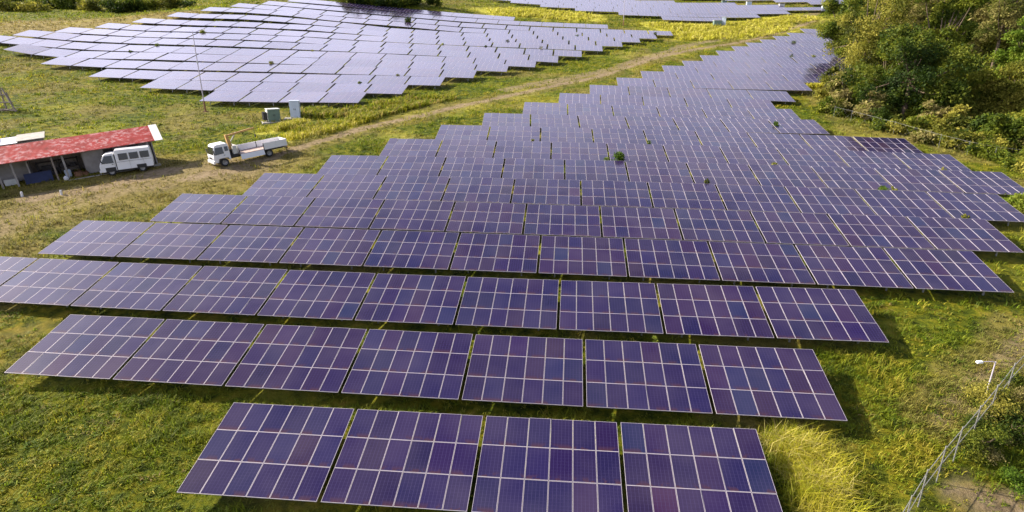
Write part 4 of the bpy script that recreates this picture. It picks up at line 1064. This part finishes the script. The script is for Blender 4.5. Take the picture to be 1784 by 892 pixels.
b = MB(); b.tube([(-2.98, -0.28, 2.5), (-2.98, -0.28, 1.75)], 0.02, 6); b.box(-3.05, -2.91, -0.33, -0.23, 1.5, 1.78); b.build('hook', M['black'], cr)
b = MB(); b.box(-0.35, 0.1, 0.45, 0.75, 0.3, 1.15); b.tube([(0.05, 0.6, 1.1), (0.05, 0.7, 1.45)], 0.03); b.build('control_box', M['greybox'], cr)

# ------------------------------------------------------------------ the long shed
a = GP(0, 334.5); c = GP(175, 306)
X = Vector((c[0] - a[0], c[1] - a[1], 0)).normalized()
org = Vector(GP(276, 288.5))
base = sum(gz(org[0] + X.x * t, org[1] + X.y * t) for t in (-14, -7, 0)) / 3
slope = (GP(276, 288.5)[2] - a[2]) / (Vector(GP(276, 288.5)[:2]) - Vector(a[:2])).length
Xs = Vector((X.x, X.y, slope + 0.012)).normalized()
SF = frame(org, Xs)
SFI = SF.inverted()
shed = empty('shed', SF, 'long open fronted shed with faded red corrugated roof at the left edge', 'shed')
LEN = -21.0
b = MB(); b.box(LEN, 0.3, 0.0, 3.9, -0.4, 0.10); b.build('concrete_floor', M['concrete'], shed)
ZE, ZR, YE, YR = 2.65, 3.85, 0.25, 4.25
b = MB()
b.hexa([(LEN - 0.3, YE, ZE), (0.35, YE, ZE), (0.35, YR, ZR), (LEN - 0.3, YR, ZR), (LEN - 0.3, YE, ZE + 0.05), (0.35, YE, ZE + 0.05), (0.35, YR, ZR + 0.05), (LEN - 0.3, YR, ZR + 0.05)])
b.build('roof', M['roof'], shed)
b = MB()
b.hexa([(0.37, YE - 0.08, ZE), (1.15, YE - 0.08, ZE), (1.15, YR + 0.1, ZR + 0.02), (0.37, YR + 0.1, ZR + 0.02), (0.37, YE - 0.08, ZE + 0.06), (1.15, YE - 0.08, ZE + 0.06), (1.15, YR + 0.1, ZR + 0.08), (0.37, YR + 0.1, ZR + 0.08)])
b.build('white_roof_end', M['white'], shed)
b = MB(); b.box(LEN, 0.1, 3.7, 3.85, 0.1, 3.4); b.build('rear_wall', M['wood'], shed)
b = MB(); b.box(-0.05, 0.08, 0.9, 3.68, 0.1, 2.6); b.build('end_wall', M['wall'], shed)
# front wall panels between the openings, with a door and windows
walls = [(-6.4, -4.55), (-3.6, -2.25), (-1.25, -0.1)]
for x0, x1 in walls:
    b = MB(); b.box(x0, x1, 1.3, 1.42, 0.1, 2.62); b.build('front_wall', M['wall'], shed)
for x0, x1 in [(-6.5, -6.38), (-11.2, -11.08), (-15.9, -15.78)]:
    b = MB(); b.box(x0, x1, 1.45, 3.68, 0.1, 2.7); b.build('partition', M['wall'], shed)
b = MB(); b.box(-14.4, -11.3, 2.6, 2.7, 0.1, 2.7); b.build('front_wall', M['wall'], shed)
b = MB(); b.box(-19.5, -17.6, 2.3, 2.4, 0.1, 2.7); b.build('front_wall', M['wall'], shed)
b = MB(); b.box(-2.2, -1.3, 1.33, 1.39, 0.1, 2.3); b.build('door', M['dark'], shed)
b = MB(); b.box(-4.5, -3.65, 1.33, 1.39, 0.1, 2.6); b.build('door', M['dark'], shed)
for px in ((7, 329), (34, 324), (121, 307.5), (268, 288)):
    q = SFI @ Vector(GP(*px)); x = q.x
    b = MB(); b.box(x - 0.08, x + 0.08, 0.55, 0.71, 0.1, 2.62); b.build('column', M['wall'], shed)
for x in (-9.0, -17.3):
    b = MB(); b.box(x - 0.07, x + 0.07, 0.55, 0.7, 0.1, 2.62); b.build('column', M['wood'], shed)
b = MB(); b.box(LEN, 0.2, 0.56, 0.68, 2.56, 2.66); b.build('beam', M['wood'], shed)
def in_shed(p): return SF @ Vector(p)
def local_thing(name, mb, mat, label, cat, at, rot=0, group=None, bevel=0):
    o = mb.build(name, mat, None, bevel=bevel)
    o.matrix_world = SF @ Matrix.Translation(at) @ Matrix.Rotation(rot, 4, 'Z')
    return tag(o, label, cat, group)
b = MB(); b.hexa([(0, 0, 0), (2.3, 0, 0), (2.3, 0.04, 0), (0, 0.04, 0), (0, 0.55, 1.1), (2.3, 0.55, 1.1), (2.3, 0.59, 1.1), (0, 0.59, 1.1)])
local_thing('panel_sheet', b, M['bluepanel'], 'dark blue panel leaning at the front of the shed', 'panel', (-11.7, 0.75, 0.12))
b = MB(); b.box(0, 0.75, 0, 0.06, 0, 1.9)
local_thing('board', b, M['tan'], 'tan upright board inside the shed left of the blue panel', 'board', (-15.2, 1.3, 0.12), 0.2)
b = MB(); b.box(0, 3.6, 0, 0.6, 0, 0.05); b.box(0, 3.6, 0, 0.6, 0.9, 0.95); b.box(0, 3.6, 0, 0.6, 1.7, 1.75)
for x in (0, 1.75, 3.5): b.box(x, x + 0.1, 0, 0.6, 0, 1.8)
for x, z, w_, h_ in ((0.3, 0.05, 0.6, 0.5), (1.1, 0.05, 0.5, 0.7), (2.1, 0.05, 0.9, 0.4), (0.4, 0.95, 0.8, 0.4), (2.0, 0.95, 0.5, 0.55), (2.8, 0.95, 0.5, 0.3)): b.box(x, x + w_, 0.08, 0.52, z, z + h_)
local_thing('shelf', b, M['dark'], 'dark loaded shelf at the back of the open shed bay', 'shelf', (-10.6, 2.9, 0.12))
b = MB(); b.tube([(0, 0, 0), (0, 0, 0.1), (0, 0, 0.75), (0, 0, 0.85)], [0.26, 0.3, 0.3, 0.24], 16)
local_thing('barrel', b, M['palebox'], 'pale barrel in the open bay near the minibus', 'barrel', (-8.1, 1.5, 0.12))
b = MB(); b.tube([(0, 0, 0), (0, 0, 0.5), (0.1, 0, 0.7)], [0.45, 0.4, 0.2], 10); b.tube([(0.6, 0.1, 0), (0.6, 0.1, 0.35), (0.7, 0.1, 0.5)], [0.35, 0.3, 0.1], 10)
local_thing('rubbish_heap', b, M['rust'], 'brownish heap of scrap beside the minibus nose', 'scrap heap', (-7.2, 1.2, 0.1))
b = MB(); b.box(0, 1.7, 0, 0.7, 0, 0.75); b.box(0.2, 0.8, 0.1, 0.6, 0.75, 1.2); b.box(1.0, 1.5, 0.1, 0.5, 0.75, 1.0)
local_thing('workbench', b, M['dark'], 'dark workbench with boxes in the leftmost open bay', 'workbench', (-18.4, 1.6, 0.12))
b = MB(); b.box(0, 1.1, 0, 0.6, 0, 0.8)
local_thing('cabinet', b, M['greybox'], 'pale grey cupboard inside the shed left of the blue panel', 'cupboard', (-13.4, 1.5, 0.12))
b = MB(); b.tube([(0, 0, 0), (0, 0, 0.25), (0.02, 0, 0.42)], [0.2, 0.24, 0.1], 10)
local_thing('sack', b, M['white'], 'small white sack at the foot of the shed column', 'sack', (-8.35, 0.45, 0.1))

# pale sheet roof behind the shed
q = GP(30, 250); q2 = SFI @ Vector(q)
hut = empty('lean_to', SF @ Matrix.Translation((-9.9, 6.6, 0.75)), 'low lean-to with white and grey sheet roof behind the shed', 'lean-to')
b = MB()
for k, (x0, x1, z) in enumerate([(-9, -6.2, 3.1), (-6.3, -3.4, 3.22), (-3.5, -1.8, 3.05), (-1.9, 0.6, 3.2)]):
    b.hexa([(x0, -0.4, z), (x1, -0.4, z), (x1, 2.6, z + 0.35), (x0, 2.6, z + 0.35), (x0, -0.4, z + 0.05), (x1, -0.4, z + 0.05), (x1, 2.6, z + 0.4), (x0, 2.6, z + 0.4)], k % 2)
b.build('roof', [M['white'], M['concrete']], hut)
b = MB(); b.box(-8.8, 0.3, 0.0, 0.12, -1.6, 3.0); b.box(-8.8, 0.3, 2.3, 2.42, -1.6, 3.1); b.build('wall', M['wall'], hut)

# ------------------------------------------------------------------ markers, poles, cabinets
for (u, v, lab) in ((39, 342, 'small white marker post in front of the shed, left one'), (107, 338, 'small white marker post in front of the shed, right one')):
    p = GP(u, v); b = MB(); b.tube([(0, 0, -0.2), (0, 0, 0.4), (0.02, 0, 0.46)], [0.11, 0.10, 0.06], 10)
    o = b.build('marker_post', M['white']); o.location = p; tag(o, lab, 'marker', 'white marker posts in front of the shed')

def tall_pole(u, v, h, lab):
    p = GP(u, v); t = empty('pole', Matrix.Translation(Vector(p)), lab, 'pole', 'tall thin poles in the solar fields')
    b = MB(); b.tube([(0, 0, 1.5), (0, 0, h)], [0.085, 0.05], 10); b.build('mast', M['alu'], t)
    b = MB(); b.tube([(0, 0, -0.3), (0, 0, 1.5)], [0.14, 0.12], 10); b.box(-0.3, 0.3, -0.3, 0.3, -0.3, 0.06); b.build('base', M['rust'], t)
    b = MB(); b.box(-0.1, 0.1, -0.08, -0.02 + 0.1, h * 0.62, h * 0.62 + 0.28); b.build('junction_box', M['greybox'], t)
    b = MB(); b.tube([(0, 0, h), (0, 0, h + 0.6)], [0.02, 0.008], 6); b.build('lightning_rod', M['steel'], t)
tall_pole(358, 194, 11.0, 'tall thin pale pole with brown foot before the left-hand field')
tall_pole(1086, 44, 13.0, 'distant thin pole in front of the far solar field')

def box_on(u0, v0, u1, v1, depth, h, name, mat, side_mat, lab, extras):
    a = GP(u0, v0); c = GP(u1, v1); X = Vector((c[0] - a[0], c[1] - a[1], 0)); w_ = X.length
    t = empty(name, frame(Vector((a[0], a[1], min(a[2], c[2]))), X), lab, 'cabinet')
    b = MB(); b.box(0, w_, 0, depth, 0.1, h); b.build('body', mat, t, bevel=0.02)
    b = MB(); b.box(-0.06, w_ + 0.06, -0.06, depth + 0.06, h + 0.002, h + 0.07); b.build('lid', side_mat, t, bevel=0.02)
    b = MB(); b.box(-0.035, -0.003, 0.05, depth - 0.05, 0.2, h - 0.06); b.build('side_panel', side_mat, t)
    for k in (0, 1):
        b = MB(); b.box(0.06 + k * w_ / 2, w_ / 2 - 0.03 + k * (w_ / 2 - 0.03), -0.03, -0.003, 0.25, h - 0.1); d_ = b.build('door', mat, t)
        b = MB(); x = w_ / 2 - 0.14 + k * 0.2; b.box(x, x + 0.05, -0.06, -0.032, h * 0.5, h * 0.5 + 0.2); b.build('handle', M['black'], d_)
    b = MB(); b.box(-0.9, w_ + 0.3, -0.6, depth + 0.3, -0.5, 0.098); b.build('plinth', M['concrete'], t)
    for e in extras(w_, depth, h): e.parent = t
    return t
def radiator(w_, d_, h):
    b = MB()
    for k in range(6): b.box(-0.55, -0.1, 0.25 + k * 0.2, 0.33 + k * 0.2, 0.35, h - 0.35)
    b.box(-0.2, -0.04, 0.2, 1.4, 0.3, 0.4)
    return [b.build('radiator', M['black'])]
box_on(468.5, 213.8, 489.5, 210.8, 1.5, 1.75, 'transformer', M['greenbox'], M['greybox'], 'green metal transformer cabinet on a pale plinth behind the truck', radiator)
box_on(507, 206.5, 523.5, 205.5, 1.0, 2.4, 'switch_cabinet', M['palebox'], M['palebox'], 'tall pale blue electrical cabinet beside the green one', lambda w_, d_, h: [])
def far_box(u, v, w_, d_, h, mat, lab, rot=0.1):
    p = GP(u, v); t = empty('far_cabinet', Matrix.Translation(Vector(p)) @ Matrix.Rotation(rot, 4, 'Z'), lab, 'cabinet')
    b = MB(); b.box(-w_ / 2, w_ / 2, 0, d_, -0.3, h); b.build('body', mat, t)
    b = MB(); b.box(-w_ / 2 - 0.1, w_ / 2 + 0.1, -0.1, d_ + 0.1, h + 0.002, h + 0.1); b.build('lid', M['greybox'], t)
far_box(1250, 48, 2.2, 1.5, 1.9, M['greenbox'], 'small dark green distant cabinet in the yellow grass')
far_box(1260, 47, 1.1, 1.0, 2.7, M['palebox'], 'small pale distant cabinet in the yellow grass', -0.3)

for (u, v, m_, lab) in ((1262, 9, 'greenbox', 'leftmost tiny cabinet on the far service lane'), (1305, 11, 'palebox', 'middle tiny pale cabinet on the far service lane'), (1362, 15, 'greybox', 'third tiny grey cabinet on the far service lane'), (1437, 19, 'palebox', 'rightmost tiny pale cabinet on the far service lane')):
    far_box(u, v, 1.7, 1.0, 1.5, M[m_], lab)

# ------------------------------------------------------------------ street lamp by the near fence
p = GP(1712, 706)
t = empty('street_lamp', Matrix.Translation(Vector(p)), 'short galvanised lamp post with white head by the near fence', 'street lamp')
b = MB(); b.tube([(0, 0, -0.2), (0, 0, 2.42)], [0.04, 0.032], 10); b.build('pole', M['alu'], t)
b = MB(); b.tube([(0, 0, 2.38), (-0.15, 0, 2.42), (-0.62, -0.04, 2.40)], [0.022, 0.022, 0.02], 8); b.build('arm', M['alu'], t)
b = MB(); b.hexa([(-0.86, -0.13, 2.30), (-0.58, -0.10, 2.34), (-0.58, 0.06, 2.34), (-0.86, 0.08, 2.30), (-0.84, -0.11, 2.40), (-0.60, -0.08, 2.44), (-0.60, 0.04, 2.44), (-0.84, 0.06, 2.40)]); b.build('lamp_head', M['lamp'], t, bevel=0.02)

# ------------------------------------------------------------------ fences
def chain_fence(tops, h, lab, cell, wire, post_r, rails):
    P = [Vector(GP(u, v, h)) for u, v in tops]
    t = empty('chain_link_fence', Matrix.Translation(P[0]), lab, 'fence')
    o0 = P[0]
    for q in P:
        b = MB(); d = q - o0; b.tube([d + Vector((0, 0, -0.3)), d + Vector((0, 0, h + 0.12))], post_r, 8); b.build('post', M['galv'], t)
    for z in rails:
        b = MB(); b.tube([q - o0 + Vector((0, 0, z)) for q in P], post_r * 0.6, 6); b.build('rail', M['galv'], t)
    b = MB()
    for A, B in zip(P[:-1], P[1:]):
        A = A - o0; B = B - o0; Ln = (B - A).length; hz = h - 0.05
        def at_(s, z): return A.lerp(B, s / Ln) + Vector((0, 0, z))
        k = -hz
        while k < Ln:
            for sgn in (1, -1):
                s0, s1 = (k, k + hz)
                z0, z1 = (0.05, hz) if sgn > 0 else (hz, 0.05)
                a0 = max(s0, 0); a1 = min(s1, Ln)
                if a1 - a0 < 0.02: continue
                f = lambda s: z0 + (z1 - z0) * (s - s0) / (s1 - s0)
                p0 = at_(a0, f(a0)); p1 = at_(a1, f(a1)); w2 = Vector((0, 0, wire))
                b.face([p0, p1, p1 + w2, p0 + w2])
            k += cell
    b.build('chain_mesh', M['steel'], t)
    return t
chain_fence([(1560, 915), (1588, 868), (1615.7, 822.6), (1647.5, 781.7), (1677, 747), (1708, 712), (1738, 675), (1768, 636), (1810, 592)], 1.75, 'near chain-link fence climbing the bank at the lower right', 0.09, 0.008, 0.026, (1.72, 0.95))
chain_fence([(1455, 186), (1485, 193), (1560, 213), (1640, 235), (1690, 247), (1737, 256), (1784, 261), (1840, 270)], 1.6, 'faint wire fence between the main field and the wooded slope', 1.4, 0.005, 0.016, (1.58,))

# ------------------------------------------------------------------ broken timber frame at the left edge
p = GP(20, 194)
t = empty('timber_frame', Matrix.Translation(Vector(p)), 'broken grey timber frame lying in the grass at the left edge', 'timber frame')
b = MB()
for q in (((-2.6, 0, -0.2), (-2.3, 0.2, 2.9)), ((-1.3, 0.6, -0.2), (-1.5, 0.5, 3.3)), ((-0.2, -0.4, 3.3), (1.6, -0.8, 0.0)), ((-0.6, 0.5, 2.6), (0.9, -0.2, 0.0)), ((-2.8, -0.5, 0.1), (1.9, -0.9, 0.25)), ((-1.9, -0.8, 0.1), (0.6, -1.2, 0.5)), ((-2.4, 0.2, 2.2), (-0.3, 0.0, 2.4)), ((-2.6, 0.3, 1.2), (0.4, 0.1, 1.3))):
    b.bar(q[0], q[1], 0.14, 0.16)
b.build('beams', M['wood'], t)
b = MB()
for k in range(5): b.bar((-2.2 + k * 0.6, -1.2, 0.08 + 0.05 * k), (-1.2 + k * 0.6, 0.6, 0.1 + 0.12 * k), 0.2, 0.04)
b.build('planks', M['wood'], t)
